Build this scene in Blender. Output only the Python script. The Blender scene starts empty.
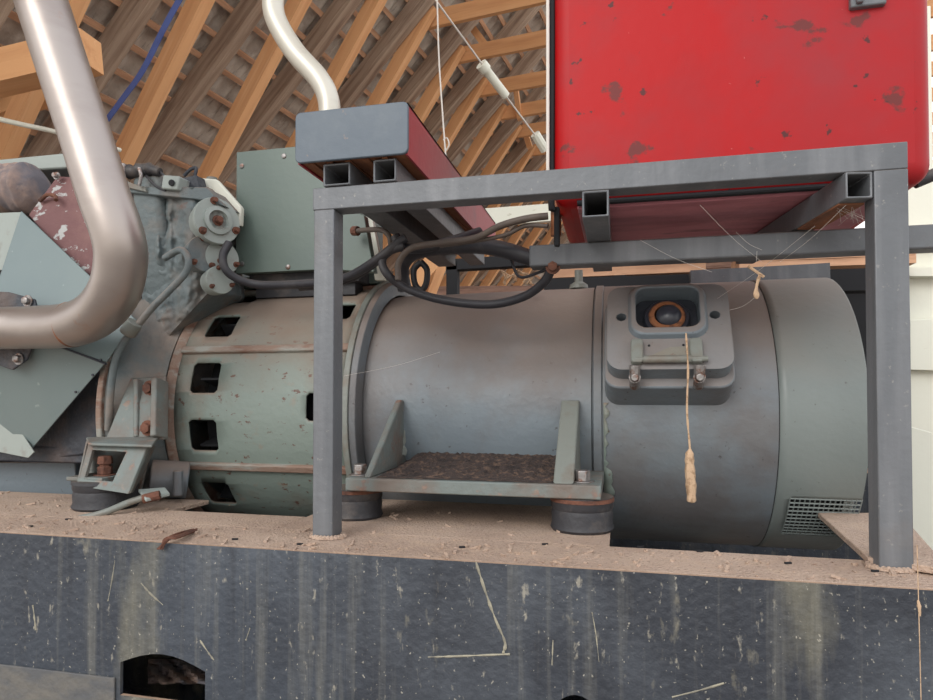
import bpy, bmesh, math, random
from mathutils import Vector, Matrix, noise
random.seed(7)
R = math.radians
H = 1.05            # eye height above the barn floor; builders work relative to eye level
YAW, PITCH, FPX = R(13.3), R(1.2), 645.0
CYP = 379.5         # principal row: the lens is shifted up a little
col = bpy.context.scene.collection

# ---------------------------------------------------------------- view geometry
FW = Vector((-math.sin(YAW)*math.cos(PITCH), math.cos(YAW)*math.cos(PITCH), math.sin(PITCH)))
RT = Vector((math.cos(YAW), math.sin(YAW), 0))
UP = RT.cross(FW)
def ray(px, py):
    return FW + RT*((px-466.5)/FPX) + UP*((CYP-py)/FPX)
def at(px, py, Y=None, X=None, Z=None):
    d = ray(px, py)
    if Y is not None: return d*(Y/d.y)
    if X is not None: return d*(X/d.x)
    return d*(Z/d.z)
BA = R(7.8)
BD = Vector((math.sin(BA), math.cos(BA), 0)); PD = Vector((math.cos(BA), -math.sin(BA), 0))
def barn(p, b, z): return PD*p + BD*b + Vector((0, 0, z))

# ---------------------------------------------------------------- materials
MATS = {}
def mat(name, base, rough=.6, metal=0., layers=(), bump=0., bscale=40., dust=None, spec=.5, bvec=(1,1,1)):
    """layers: (colour, (sx,sy,sz), lo, hi, strength, detail)"""
    if name in MATS: return MATS[name]
    m = bpy.data.materials.new(name); m.use_nodes = True
    nt = m.node_tree; N = nt.nodes; L = nt.links
    b = N['Principled BSDF']
    tc = N.new('ShaderNodeTexCoord')
    cur = N.new('ShaderNodeRGB'); cur.outputs[0].default_value = (*base, 1); cur = cur.outputs[0]
    rcur = None
    for i, (c, s, lo, hi, st, det) in enumerate(layers):
        mp = N.new('ShaderNodeMapping'); mp.inputs['Scale'].default_value = s
        mp.inputs['Location'].default_value = (i*3.7, i*1.3, i*5.1)
        L.new(tc.outputs['Object'], mp.inputs[0])
        n = N.new('ShaderNodeTexNoise'); n.inputs['Scale'].default_value = 1; n.inputs['Detail'].default_value = det
        n.inputs['Roughness'].default_value = .6
        L.new(mp.outputs[0], n.inputs['Vector'])
        mr = N.new('ShaderNodeMapRange'); mr.inputs[1].default_value = lo; mr.inputs[2].default_value = hi
        mr.inputs[3].default_value = 0; mr.inputs[4].default_value = st
        L.new(n.outputs[0], mr.inputs[0])
        mx = N.new('ShaderNodeMix'); mx.data_type = 'RGBA'
        L.new(mr.outputs[0], mx.inputs[0]); L.new(cur, mx.inputs[6]); mx.inputs[7].default_value = (*c, 1)
        cur = mx.outputs[2]
    if dust:
        dc, lo, hi, st = dust
        g = N.new('ShaderNodeNewGeometry'); sp = N.new('ShaderNodeSeparateXYZ'); L.new(g.outputs['Normal'], sp.inputs[0])
        nn = N.new('ShaderNodeTexNoise'); nn.inputs['Scale'].default_value = 7; nn.inputs['Detail'].default_value = 8
        L.new(tc.outputs['Object'], nn.inputs['Vector'])
        ad = N.new('ShaderNodeMath'); ad.operation = 'MULTIPLY_ADD'; ad.inputs[1].default_value = .5; 
        L.new(nn.outputs[0], ad.inputs[0]); L.new(sp.outputs[2], ad.inputs[2])
        mr = N.new('ShaderNodeMapRange'); mr.inputs[1].default_value = lo+.25; mr.inputs[2].default_value = hi+.25
        mr.inputs[4].default_value = st; L.new(ad.outputs[0], mr.inputs[0])
        mx = N.new('ShaderNodeMix'); mx.data_type = 'RGBA'
        L.new(mr.outputs[0], mx.inputs[0]); L.new(cur, mx.inputs[6]); mx.inputs[7].default_value = (*dc, 1)
        cur = mx.outputs[2]
        rr = N.new('ShaderNodeMapRange'); rr.inputs[3].default_value = rough; rr.inputs[4].default_value = .95
        L.new(mr.outputs[0], rr.inputs[0]); L.new(rr.outputs[0], b.inputs['Roughness'])
    else:
        b.inputs['Roughness'].default_value = rough
    L.new(cur, b.inputs['Base Color'])
    b.inputs['Metallic'].default_value = metal
    b.inputs['Specular IOR Level'].default_value = spec
    if bump:
        n = N.new('ShaderNodeTexNoise'); n.inputs['Scale'].default_value = bscale; n.inputs['Detail'].default_value = 6
        mp = N.new('ShaderNodeMapping'); mp.inputs['Scale'].default_value = bvec
        L.new(tc.outputs['Object'], mp.inputs[0]); L.new(mp.outputs[0], n.inputs['Vector'])
        bp = N.new('ShaderNodeBump'); bp.inputs['Strength'].default_value = bump; bp.inputs['Distance'].default_value = .01
        L.new(n.outputs[0], bp.inputs['Height']); L.new(bp.outputs[0], b.inputs['Normal'])
    MATS[name] = m
    return m
def s(r, g, b):
    f = lambda v: (v/255/12.92) if v/255 <= .04045 else ((v/255+.055)/1.055)**2.4
    return (f(r), f(g), f(b))
TAN = s(168,140,118)
M_gen = mat('generator_paint', s(112,122,129), .40, 0, [(s(96,84,78), (2.5,2.5,2.5), .47,.62,.6,8), (s(60,50,46), (60,60,60), .68,.74,.7,3), (s(140,150,152), (2,8,2), .55,.7,.3,4)], .15, 60, (s(142,126,116), .12, .75, .9))
M_gend = mat('generator_end_paint', s(122,130,128), .4, 0, [(s(96,98,98), (3,3,3), .5,.75,.3,8), (s(60,50,46), (60,60,60), .7,.74,.5,3)], .1, 60, (s(150,140,130), .2, .95, .85))
M_genb = mat('generator_light_rim', s(124,128,122), .5, 0, [(s(110,84,66), (9,9,9), .5,.7,.7,8)], .2, 50)
M_drum = mat('drum_paint', s(122,134,127), .5, 0, [(s(120,98,82), (4,4,4), .52,.72,.6,8), (s(92,50,36), (38,60,60), .63,.68,.85,4), (s(150,100,70), (14,14,14), .6,.8,.6,6)], .2, 50, (s(140,120,106), .1, .75, .85))
M_rustband = mat('rusty_band', s(135,112,98), .7, 0, [(s(150,156,150), (4,20,20), .5,.6,.7,6), (s(110,66,46), (12,30,30), .5,.7,.7,6)], .3, 60)
M_black = mat('dark_inside', s(26,27,31), .8)
M_rub = mat('rubber', s(50,50,54), .55, 0, [(s(110,100,92), (12,12,12), .52,.75,.7,8)], .2, 60, (s(130,115,100), .5, 1.1, .6))
M_hose = mat('hose_rubber', s(40,40,46), .5, 0, [(s(96,90,88), (10,10,10), .5,.8,.5,6)], .08, 80, (s(105,98,94), .3, 1.2, .6))
M_hoseb = mat('hose_brown', s(88,78,72), .6, 0, [(s(130,115,100), (10,10,10), .5,.8,.6,6)], .08, 80)
M_frame = mat('grey_frame_paint', s(100,103,107), .45, .1, [(s(78,80,84), (3,3,3), .45,.7,.6,8), (s(150,146,140), (90,90,90), .66,.74,.6,3), (s(136,137,140), (14,14,1.2), .5,.72,.5,6), (s(120,108,98), (4,4,4), .58,.75,.4,8)], .12, 60, (s(140,122,106), .5, 1.1, .9))
M_frust = mat('rust_wood', s(150,98,66), .8, 0, [(s(90,56,40), (20,6,20), .4,.7,.8,8)], .3, 60)
M_endcap = mat('end_cap_paint', s(86,97,108), .5, 0, [(s(110,118,124), (8,8,8), .5,.75,.5,8), (s(140,120,106), (50,50,50), .68,.74,.5,3)], .1, 50)
M_redg = mat('girder_red', s(158,52,62), .5, 0, [(s(100,60,72), (4,4,4), .5,.72,.75,8)], .1, 50, (s(150,100,100), .5,1.1,.6))
M_red = mat('tank_red', s(172,16,20), .45, 0, [(s(146,46,52), (1.7,1.7,1.7), .47,.62,.8,9), (s(160,26,30), (3,3,3), .5,.6,.5,8), (s(150,40,46), (6,6,6), .56,.75,.4,10), (s(96,50,48), (9,9,11), .62,.65,.85,8), (s(60,44,44), (26,26,26), .67,.70,.85,4), (s(206,120,118), (80,80,80), .73,.76,.5,3)], .06, 30, None, .22)
M_redbot = mat('tank_underside', s(196,128,138), .5, 0, [(s(150,90,100), (3,14,14), .45,.65,.7,8), (s(60,44,48), (4,20,20), .62,.72,.7,8)], .2, 40)
M_base = mat('base_black_paint', s(60,66,75), .5, 0, [(s(44,47,54), (.9,.9,.9), .46,.60,.8,6), (s(92,98,106), (1.8,1.8,1.8), .46,.66,.65,12), (s(38,40,46), (34,34,1.3), .54,.74,.6,8), (s(124,122,114), (30,30,1.1), .55,.78,.6,10), (s(150,144,122), (4.5,4.5,1.0), .58,.78,.75,14), (s(166,158,136), (12,12,5), .63,.72,.6,14), (s(160,154,140), (60,60,26), .64,.72,.7,6), (s(176,170,156), (120,120,110), .66,.71,.7,3)], .35, 70, (TAN, .35, .8, 1))
M_dust = mat('dusty_top', s(190,166,148), .95, 0, [(s(156,132,116), (6,6,6), .4,.7,.7,10), (s(200,172,148), (30,30,30), .5,.7,.6,8), (s(120,98,84), (120,120,120), .6,.7,.7,3)], .8, 160)
M_teal = mat('teal_guard_paint', s(118,132,132), .4, 0, [(s(104,120,124), (2,2,2), .45,.7,.5,6), (s(160,172,170), (40,40,40), .7,.74,.5,3)], .05, 40)
M_tealp = mat('pale_teal_paint', s(152,160,155), .45, 0, [(s(120,104,92), (12,12,12), .6,.75,.7,8)], .1, 40)
M_box = mat('control_box_paint', s(100,114,107), .45, 0, [(s(94,108,106), (3,3,3), .45,.7,.5,8)], .06, 60)
M_eng = mat('engine_cast_paint', s(100,110,112), .6, 0, [(s(140,122,108), (5,5,5), .48,.68,.75,8), (s(52,54,60), (6,6,3), .55,.7,.75,8), (s(120,78,58), (16,16,16), .6,.74,.7,8)], .5, 45, (s(150,128,112), .3, 1.0, .7))
M_engd = mat('engine_dark_grease', s(56,60,68), .5, 0, [(s(100,84,76), (8,8,8), .5,.7,.7,8), (s(130,140,142), (18,18,18), .66,.74,.6,6)], .5, 45)
M_brk = mat('bracket_teal_paint', s(112,120,117), .6, 0, [(s(112,96,86), (7,7,7), .46,.62,.75,8), (s(122,80,62), (20,20,20), .58,.68,.85,8), (s(150,132,118), (40,40,40), .6,.7,.5,4)], .3, 50)
M_plate = mat('flaking_maroon_plate', s(112,76,76), .7, 0, [(s(140,104,98), (5,5,5), .45,.65,.7,8), (s(176,178,176), (16,16,22), .575,.60,.9,8), (s(66,50,52), (9,9,9), .6,.7,.6,8)], .3, 50)
M_wrap = mat('exhaust_wrap_cloth', s(150,128,118), .95, 0, [(s(96,96,104), (6,6,6), .45,.62,.9,8), (s(190,160,140), (9,9,9), .55,.7,.7,8)], .6, 30)
M_rust = mat('rust', s(112,72,56), .85, 0, [(s(70,48,42), (30,30,30), .45,.65,.8,6)], .5, 80)
M_steel = mat('pipe_steel', s(170,160,154), .40, .8, [(s(140,126,120), (3,3,8), .45,.75,.6,8), (s(170,120,90), (10,10,10), .66,.75,.5,6)], .04, 40)
M_white = mat('white_pipe', s(206,202,190), .4, .3, [(s(150,140,128), (6,6,6), .55,.75,.6,8)], .03, 40)
M_bolt = mat('bolt_steel', s(150,146,144), .4, .7, [(s(120,80,60), (60,60,60), .5,.65,.8,4)], .2, 90)
M_dirt = mat('dark_dirt', s(70,58,54), .95, 0, [(s(120,96,80), (60,60,60), .5,.62,.8,6), (s(40,34,34), (20,20,20), .5,.65,.7,6)], 1, 120)
M_web = mat('straw_web', s(196,166,136), .9, 0, [(s(150,120,92), (80,80,80), .5,.6,.8,4)])
M_thread = mat('thread', s(214,208,200), .8)
M_blue = mat('blue_strap', s(84,104,168), .5, 0, [(s(60,74,130), (9,9,9), .5,.7,.5,4)])
M_wneww = mat('new_timber', s(222,168,120), .7, 0, [(s(196,136,92), (1.2,16,16), .45,.7,.6,8), (s(234,188,144), (1,30,30), .55,.7,.5,6)], .15, 40, None, .3, (1,8,8))
M_wold = mat('old_timber', s(178,158,140), .85, 0, [(s(130,108,94), (1.2,18,18), .42,.66,.8,8), (s(206,186,166), (1.5,30,30), .56,.72,.7,6)], .4, 40, None, .2, (1,8,8))
M_batt = mat('batten_timber', s(214,170,138), .8, 0, [(s(170,130,104), (1.5,14,14), .45,.62,.8,8)], .2, 40, None, .2)
M_roof = mat('roof_sheet', s(206,198,188), .9, 0, [(s(160,148,138), (2.5,2.5,2.5), .42,.62,.9,10), (s(226,220,210), (9,9,9), .55,.75,.6,8), (s(110,100,94), (6,30,2), .60,.72,.7,8)], .5, 30)
M_wall = mat('barn_boards', s(156,124,108), .85, 0, [(s(110,82,72), (1,1,9), .45,.65,.8,8), (s(186,150,128), (4,4,30), .55,.7,.5,6)], .3, 30)
M_floor = mat('concrete', s(150,142,134), .9, 0, [(s(110,102,96), (2,2,2), .45,.65,.7,10)], .3, 30)
M_wp = mat('white_paint', s(226,226,212), .6, 0, [(s(150,140,110), (8,8,20), .66,.74,.8,8)], .1, 30)
M_foil = mat('foil_scrap', s(210,216,222), .3, .6)
M_plug = mat('plug_black', s(52,54,62), .3)
M_copper = mat('plug_ring_brown', s(150,98,66), .5, .2, [(s(80,54,44), (40,40,40), .5,.6,.8,4)])

# ---------------------------------------------------------------- mesh helper
class MB:
    def __init__(s_): s_.v = []; s_.f = []
    def add(s_, vs, fs):
        n = len(s_.v); s_.v += [Vector(p) for p in vs]; s_.f += [[i+n for i in f] for f in fs]; return s_
    def hexa(s_, a, b):      # two quads a (0..3), b (0..3)
        return s_.add(list(a)+list(b), [(0,3,2,1),(4,5,6,7),(0,1,5,4),(1,2,6,5),(2,3,7,6),(3,0,4,7)])
    def box(s_, x0,x1,y0,y1,z0,z1):
        return s_.hexa([(x0,y0,z0),(x1,y0,z0),(x1,y1,z0),(x0,y1,z0)], [(x0,y0,z1),(x1,y0,z1),(x1,y1,z1),(x0,y1,z1)])
    def obox(s_, c, ax, ay, az, dx, dy, dz):
        c=Vector(c); ax=ax*dx/2; ay=ay*dy/2; az=az*dz/2
        q=lambda k:[c-ax-ay+k, c+ax-ay+k, c+ax+ay+k, c-ax+ay+k]
        return s_.hexa(q(-az), q(az))
    def bar(s_, p0, p1, w, h, up=Vector((0,0,1))):
        p0=Vector(p0); p1=Vector(p1); d=(p1-p0); L=d.length; d.normalize(); sd=d.cross(up).normalized(); u=sd.cross(d)
        return s_.obox((p0+p1)/2, d, sd, u, L, w, h)
    def hollow(s_, p0, p1, w, h, t, up=Vector((0,0,1))):   # open-ended square tube
        p0=Vector(p0); p1=Vector(p1); d=(p1-p0).normalized(); sd=d.cross(up).normalized(); u=sd.cross(d)
        ring=lambda p,a,b:[p-sd*a-u*b, p+sd*a-u*b, p+sd*a+u*b, p-sd*a+u*b]
        vs=ring(p0,w/2,h/2)+ring(p1,w/2,h/2)+ring(p0,w/2-t,h/2-t)+ring(p1,w/2-t,h/2-t)
        fs=[]
        for i in range(4):
            j=(i+1)%4
            fs+=[(i,j,j+4,i+4),(i+8,i+12,j+12,j+8),(i,i+8,j+8,j),(i+4,j+4,j+12,i+12)]
        return s_.add(vs,fs)
    def tube(s_, pts, r, n=16, cap=True):
        pts=[Vector(p) for p in pts]; rs=r if isinstance(r,(list,tuple)) else [r]*len(pts)
        t0=(pts[1]-pts[0]).normalized(); a=Vector((0,0,1)) if abs(t0.z)<.9 else Vector((1,0,0))
        u=t0.cross(a).normalized(); base=len(s_.v); vs=[]; fs=[]
        for i,p in enumerate(pts):
            t=(pts[min(i+1,len(pts)-1)]-pts[max(i-1,0)]).normalized()
            u=(u-t*u.dot(t)).normalized(); w=t.cross(u)
            for k in range(n):
                g=2*math.pi*k/n; vs.append(p+(u*math.cos(g)+w*math.sin(g))*rs[i])
        for i in range(len(pts)-1):
            for k in range(n):
                a_=i*n+k; b_=i*n+(k+1)%n; fs.append((a_,b_,b_+n,a_+n))
        if cap: fs.append(list(range(n))[::-1]); fs.append([(len(pts)-1)*n+k for k in range(n)])
        return s_.add(vs,fs)
    def lathe(s_, c, ax, prof, n=48, a0=0, a1=360, ref=None):   # prof: (dist along axis, radius)
        c=Vector(c); ax=Vector(ax).normalized(); a=ref or (Vector((0,0,1)) if abs(ax.z)<.9 else Vector((1,0,0)))
        u=(a-ax*a.dot(ax)).normalized(); w=ax.cross(u); full=abs(a1-a0)>=360; m=n if full else n+1
        vs=[];fs=[]
        for d,r in prof:
            for k in range(m):
                g=R(a0+(a1-a0)*k/n); vs.append(c+ax*d+(u*math.cos(g)+w*math.sin(g))*max(r,1e-4))
        for i in range(len(prof)-1):
            for k in range(n):
                j=(k+1)%m; fs.append((i*m+k,i*m+j,(i+1)*m+j,(i+1)*m+k))
        return s_.add(vs,fs)
    def prism(s_, poly, ext):
        poly=[Vector(p) for p in poly]; e=Vector(ext); n=len(poly)
        fs=[list(range(n))[::-1], list(range(n,2*n))]+[(i,(i+1)%n,(i+1)%n+n,i+n) for i in range(n)]
        return s_.add(poly+[p+e for p in poly], fs)
    def hexbolt(s_, c, ax, r=.012, h=.01, washer=True):
        ax=Vector(ax).normalized()
        if washer: s_.lathe(c, ax, [(0,0),(0,r*1.5),(.003,r*1.5),(.003,0)], 16)
        s_.lathe(Vector(c)+ax*.003, ax, [(0,0),(0,r),(h,r),(h+.001,r*.85),(h+.001,0)], 6)
        return s_
    def build(s_, name, m, parent=None, bevel=0, sharp=35, loc=None, seg=2, solid=0):
        me=bpy.data.meshes.new(name)
        off=Vector((0,0,H)) - (Vector(loc)+Vector((0,0,H)) if loc is not None else Vector((0,0,0)))
        me.from_pydata([tuple(p+off) for p in s_.v],[],s_.f)
        bm=bmesh.new(); bm.from_mesh(me); bmesh.ops.recalc_face_normals(bm, faces=bm.faces); bm.to_mesh(me); bm.free()
        me.materials.append(m)
        o=bpy.data.objects.new(name, me); col.objects.link(o)
        if parent is not None:
            o.parent=parent; o.location=-root_loc(parent)
        elif loc is not None: o.location=Vector(loc)+Vector((0,0,H))
        if solid:
            sm=o.modifiers.new('solid','SOLIDIFY'); sm.thickness=solid; sm.offset=-1
        if bevel:
            bv=o.modifiers.new('bevel','BEVEL'); bv.width=bevel; bv.segments=seg; bv.limit_method='ANGLE'; bv.angle_limit=R(40)
        for p in me.polygons: p.use_smooth=True
        me.set_sharp_from_angle(angle=R(sharp))
        return o
def root_loc(o):
    l=Vector((0,0,0))
    while o is not None: l+=o.location; o=o.parent
    return l
def thing(name, label, cat, loc=(0,0,0), group=None):
    o=bpy.data.objects.new(name, None); col.objects.link(o); o.location=Vector(loc)+Vector((0,0,H))
    o.empty_display_size=.05
    o['label']=label; o['category']=cat
    if group: o['group']=group
    return o
def tag(o, label, cat, group=None, kind=None):
    o['label']=label; o['category']=cat
    if group: o['group']=group
    if kind: o['kind']=kind
    return o
def cr(pts, n=8):       # catmull-rom
    P=[Vector(p) for p in pts]; P=[P[0]*2-P[1]]+P+[P[-1]*2-P[-2]]; out=[]
    for i in range(1,len(P)-2):
        a,b,c,d=P[i-1:i+3]
        for k in range(n):
            t=k/n; out.append(.5*((2*b)+(c-a)*t+(2*a-5*b+4*c-d)*t*t+(3*b-a-3*c+d)*t**3))
    out.append(P[-2]); return out
def px(*a):              # list of (x,y,Y)
    return [at(x,y,Y=Y) for x,y,Y in a]
def rrect(cx,cy,w,h,r,n=5):
    o=[]
    for sx,sy,a0 in ((1,1,0),(-1,1,90),(-1,-1,180),(1,-1,270)):
        for k in range(n+1):
            a=R(a0+90*k/n); o.append((cx+sx*(w/2-r)+r*math.cos(a), cy+sy*(h/2-r)+r*math.sin(a)))
    return o
def plate2d(outer, holes, th, m4, bevel=0):   # flat plate with holes -> (verts, faces) through a filled curve
    cu=bpy.data.curves.new('c','CURVE'); cu.dimensions='2D'; cu.fill_mode='BOTH'; cu.extrude=th/2
    for loop in [outer]+holes:
        sp=cu.splines.new('POLY'); sp.points.add(len(loop)-1)
        for p,(x,y) in zip(sp.points,loop): p.co=(x,y,0,1)
        sp.use_cyclic_u=True
    o=bpy.data.objects.new('c',cu); me=o.to_mesh()
    mb=MB(); mb.add([m4@v.co for v in me.vertices],[list(p.vertices) for p in me.polygons])
    o.to_mesh_clear(); bpy.data.objects.remove(o); bpy.data.curves.remove(cu)
    return mb
# ================================================================ BARN
# roof carried on the left by old grey rafters at 43 deg with steeper new rafters beside them
TO = .95; PX, ZX = -2.94, 4.4
def zroof(p): return ZX + TO*(p-PX)
def struct(o): o['kind']='structure'; return o
EAVE, RIDGE = -5.9, 1.2
# corrugated covering, left slope
nrm = (Vector((0,0,1)) - PD*TO).normalized()
mb=MB(); nb=620; rows=[EAVE+ (RIDGE-EAVE)*i/26 for i in range(27)]
vs=[];fs=[]
for i,p in enumerate(rows):
    for k in range(nb+1):
        b=-1+ 24*k/nb
        vs.append(barn(p,b,zroof(p))+nrm*(.155+.022*math.sin(k*math.pi/2)+ (.012 if i%2 else 0)+random.uniform(-.004,.004)))
for i in range(26):
    for k in range(nb): a=i*(nb+1)+k; fs.append((a,a+1,a+nb+2,a+nb+1))
struct(mb.add(vs,fs).build('ceiling', M_roof, sharp=60))
mb=MB(); mb.hexa([barn(-6.2,-4,-1.06),barn(9,-4,-1.06),barn(9,23,-1.06),barn(-6.2,23,-1.06)],[barn(-6.2,-4,-1.05),barn(9,-4,-1.05),barn(9,23,-1.05),barn(-6.2,23,-1.05)])
struct(mb.build('floor', M_floor))
def boardwall(name, p0, p1, z0, z1, t, step=.18):
    mb=MB(); d=(p1-p0).normalized(); n=d.cross(Vector((0,0,1))); L=(p1-p0).length; z=z0
    while z<z1-.01:
        zz=min(z+step-.012,z1); c=(p0+p1)/2+n*random.uniform(-.008,.008); c.z=(z+zz)/2
        mb.obox(c, d, n, Vector((0,0,1)), L, t, zz-z); z+=step
    mb.obox(((p0+p1)/2)*1+Vector((0,0,(z0+z1)/2))-n*.03, d, n, Vector((0,0,1)), L, .01, z1-z0)
    return struct(mb.build(name, M_wall))
boardwall('wall_left', barn(-5.7,1.0,0), barn(-5.7,22,0), -1.05, 1.75, .03)
boardwall('wall_back', barn(-5.7,22,0), barn(1.2,22,0), -1.05, 6.4, .03)

def timber(name, p0, p1, w, h, m, up=Vector((0,0,1)), mesh=None):
    p0=Vector(p0)+Vector((0,0,H)); p1=Vector(p1)+Vector((0,0,H)); d=p1-p0; L=d.length; d.normalize()
    sd=up.cross(d).normalized(); u=d.cross(sd)
    if mesh is None:
        bm=bmesh.new(); n=max(2,int(L/.5))
        for sx in (0,): pass
        for i in range(n+1):
            x=L*i/n
            for a,b in ((-1,-1),(1,-1),(1,1),(-1,1)):
                j=random.uniform(-.035,.035) if 0<i<n else 0
                bm.verts.new((x, w/2*a*(1+j), h/2*b*(1+j)))
        bm.verts.ensure_lookup_table()
        for i in range(n):
            for k in range(4): bm.faces.new([bm.verts[i*4+k],bm.verts[i*4+(k+1)%4],bm.verts[(i+1)*4+(k+1)%4],bm.verts[(i+1)*4+k]])
        bm.faces.new([bm.verts[k] for k in range(4)]); bm.faces.new([bm.verts[n*4+k] for k in range(4)])
        bmesh.ops.recalc_face_normals(bm, faces=bm.faces)
        mesh=bpy.data.meshes.new(name); bm.to_mesh(mesh); bm.free(); mesh.materials.append(m)
    o=bpy.data.objects.new(name, mesh); col.objects.link(o)
    o.matrix_world=Matrix(((d.x,sd.x,u.x,p0.x),(d.y,sd.y,u.y,p0.y),(d.z,sd.z,u.z,p0.z),(0,0,0,1)))
    return o
ordn=['nearest','second','third','fourth','fifth','sixth','seventh','eighth','ninth','tenth','eleventh','twelfth','thirteenth','fourteenth','fifteenth','sixteenth']
AN=8.6; SN=1.43; SP=.86
B0=3.98
for k in range(-1,13):
    b=B0+k*SP+(random.uniform(-.04,.04) if k>0 else 0)
    pt=4.2
    zt=pt+.15
    zb=1.35 if k!=0 else 1.1
    o=timber('roof_rafter', barn((zb-AN)/SN,b,zb), barn((zt-AN)/SN+.02,b,zt), .11, .15, M_wneww, up=-BD.cross(Vector((0,0,1))).normalized().cross(BD) if False else nrm)
    tag(o, 'new orange timber roof rafter, %s of the steep new rafters counting from the left' % (ordn[k+1] if k>=0 else 'first').replace('nearest','first'), 'rafter', 'steep new orange rafters')
for k in range(-2,15):
    b=B0+k*SP-.02
    ww=.13
    b+= -.13
    o=timber('weathered_rafter', barn(EAVE+.25,b,zroof(EAVE+.25)), barn(RIDGE,b,zroof(RIDGE)), ww, .17, M_wold, up=nrm)
    tag(o, 'weathered grey old roof rafter, %s of the old rafters counting from the left' % ordn[k+2].replace('nearest','first') if k+2<16 else 'weathered grey old roof rafter, farthest old rafter at the barn end', 'rafter', 'weathered old rafters')
# battens along the barn
bm0=None
i=0; p=EAVE+.2
while p<RIDGE:
    q=barn(p,-.5,zroof(p))+nrm*.107; q2=barn(p,21.8,zroof(p))+nrm*.107
    o=timber('roof_batten', q, q2, .05, .035, M_batt, up=nrm, mesh=bm0); bm0=o.data
    tag(o, 'thin sawn roof batten nailed across the backs of the rafters under the tiles', 'batten', 'roof battens under the tiles')
    p+=.19*(1+.12*random.uniform(-1,1)); i+=1
# collar ties at the top of the new rafters
ZC=4.25
for k in range(3,13):
    b=B0+k*SP+.11
    z=ZC+ random.uniform(-.04,.04)
    o=timber('collar_tie', barn((z-AN)/SN-.25,b,z), barn(4.2,b,z), .06, .19, M_wneww)
    tag(o, 'orange horizontal collar tie crossing between the rafters, %s tie counting from the nearest' % (ordn[k-3].replace('nearest','first')), 'beam', 'collar ties')
# braces seen between the ties
for (x0,y0,x1,y1,b,w) in ((452,0,490,52,7.6,.09),(500,45,530,148,10.5,.09),(512,60,520,120,9.2,.07)):
    def ab(x,y): d=ray(x,y); return d*(b/d.dot(BD))
    o=timber('diagonal_brace', ab(x0,y0), ab(x1,y1), w, w, M_wneww, up=BD)
    tag(o, {452:'orange diagonal brace near the top of the roof by the pale cable',500:'slanting orange brace lowest beside the red tank edge',512:'short upright orange strut between two collar ties'}[x0], 'brace')
# tie beam stubs by the left wall
def bb(x,y,b): d=ray(x,y); return d*(b/d.dot(BD))
o=timber('tie_beam', bb(-60,88,2.55), bb(92,52,2.75), .17,.2, M_wneww); tag(o,'thick orange tie beam with a cut end behind the silver exhaust','beam')
o=timber('tie_beam', bb(-60,132,3.3), bb(70,82,3.5), .14,.17, M_wneww); tag(o,'shaded lower orange beam below the thick cut tie beam','beam')
o=timber('wall_plate', bb(60,60,3.9), bb(122,98,4.6), .12,.14, M_wold); tag(o,'short weathered wall timber between silver exhaust and blue strap','beam')
o=timber('wall_purlin', bb(-30,118,4.6), bb(140,120,6.4), .12,.3, M_batt); tag(o,'reddish wall timber above the engine at the far left','beam')
mb=MB()
for (x,y,b) in ((15,134,4.3),(27,140,4.3)): mb.tube([bb(x,y,b+.2),bb(x,y,b-.1)],.02,10)
o=mb.build('wall_peg',M_wold); tag(o,'two round wooden pegs in the reddish wall timber','peg')
# old board bits between the roof timbers
o=timber('roof_board', bb(60,-8,3.6), bb(118,32,4.0),.3,.02,M_wold,up=nrm); tag(o,'weathered grey board under the roof right of the silver exhaust top','board')
for (x,y,b,l) in ((115,16,4.3,'crumpled silver foil scrap tucked under the roof right of the exhaust top'),(200,58,5.0,'crumpled silver foil scrap showing between the first two rafters'),(267,95,5.8,'small silver foil scrap left of the white flue bend')):
    mb=MB(); c=bb(x,y,b); vs=[]; fs=[]
    for i in range(7):
        for j in range(4): vs.append(c+BD*(i-3)*.022+PD*(j-1.5)*.03+Vector((0,0,(j-1.5)*.03+random.uniform(-.02,.02))))
    for i in range(6):
        for j in range(3): a=i*4+j; fs.append((a,a+1,a+5,a+4))
    o=mb.add(vs,fs).build('foil_scrap',M_foil,solid=.002,sharp=10); tag(o,l,'foil')
# straps, cables and strings in the roof
def strap(name,pts,w,m,lab,cat,t=.002,nd=Vector((0,-1,0))):
    mb=MB(); P=[Vector(p) for p in pts]; vs=[];fs=[]
    for i,p in enumerate(P):
        d=(P[min(i+1,len(P)-1)]-P[max(i-1,0)]).normalized(); sd=d.cross(nd).normalized()*w/2
        for q in (p-sd-nd*t,p+sd-nd*t,p+sd+nd*t,p-sd+nd*t): vs.append(q)
    for i in range(len(P)-1):
        for k in range(4): fs.append((i*4+k,i*4+(k+1)%4,i*4+4+(k+1)%4,i*4+4+k))
    fs+=[(0,1,2,3),tuple(len(P)*4-4+k for k in range(4))]
    return tag(mb.add(vs,fs).build(name,m),lab,cat)
strap('ratchet_strap', cr([bb(186,-12,3.3),bb(165,26,3.35),bb(143,70,3.4),bb(124,97,3.45),bb(104,124,3.5)],4), .05, M_blue,'blue webbing strap slanting down through the rafters right of the exhaust','strap')
mb=MB(); mb.tube(cr([bb(-40,110,2.6),bb(20,124,2.8),bb(60,133,3.1),bb(120,150,3.6)],6),.016,10)
tag(mb.build('white_cable',M_wp),'white corrugated cable sloping along the left wall behind the exhaust','cable')
mb=MB(); mb.tube([bb(430,-12,3.5),bb(437,2,3.5),bb(485,68,4.0)],.006,8); mb.tube([bb(505,95,4.2),bb(541,143,4.6)],.006,8)
tr=thing('ceiling_cable','pale cable running down from the roof toward the tank edge','cable',bb(485,68,4.0))
mb.build('cable',M_thread,tr)
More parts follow.
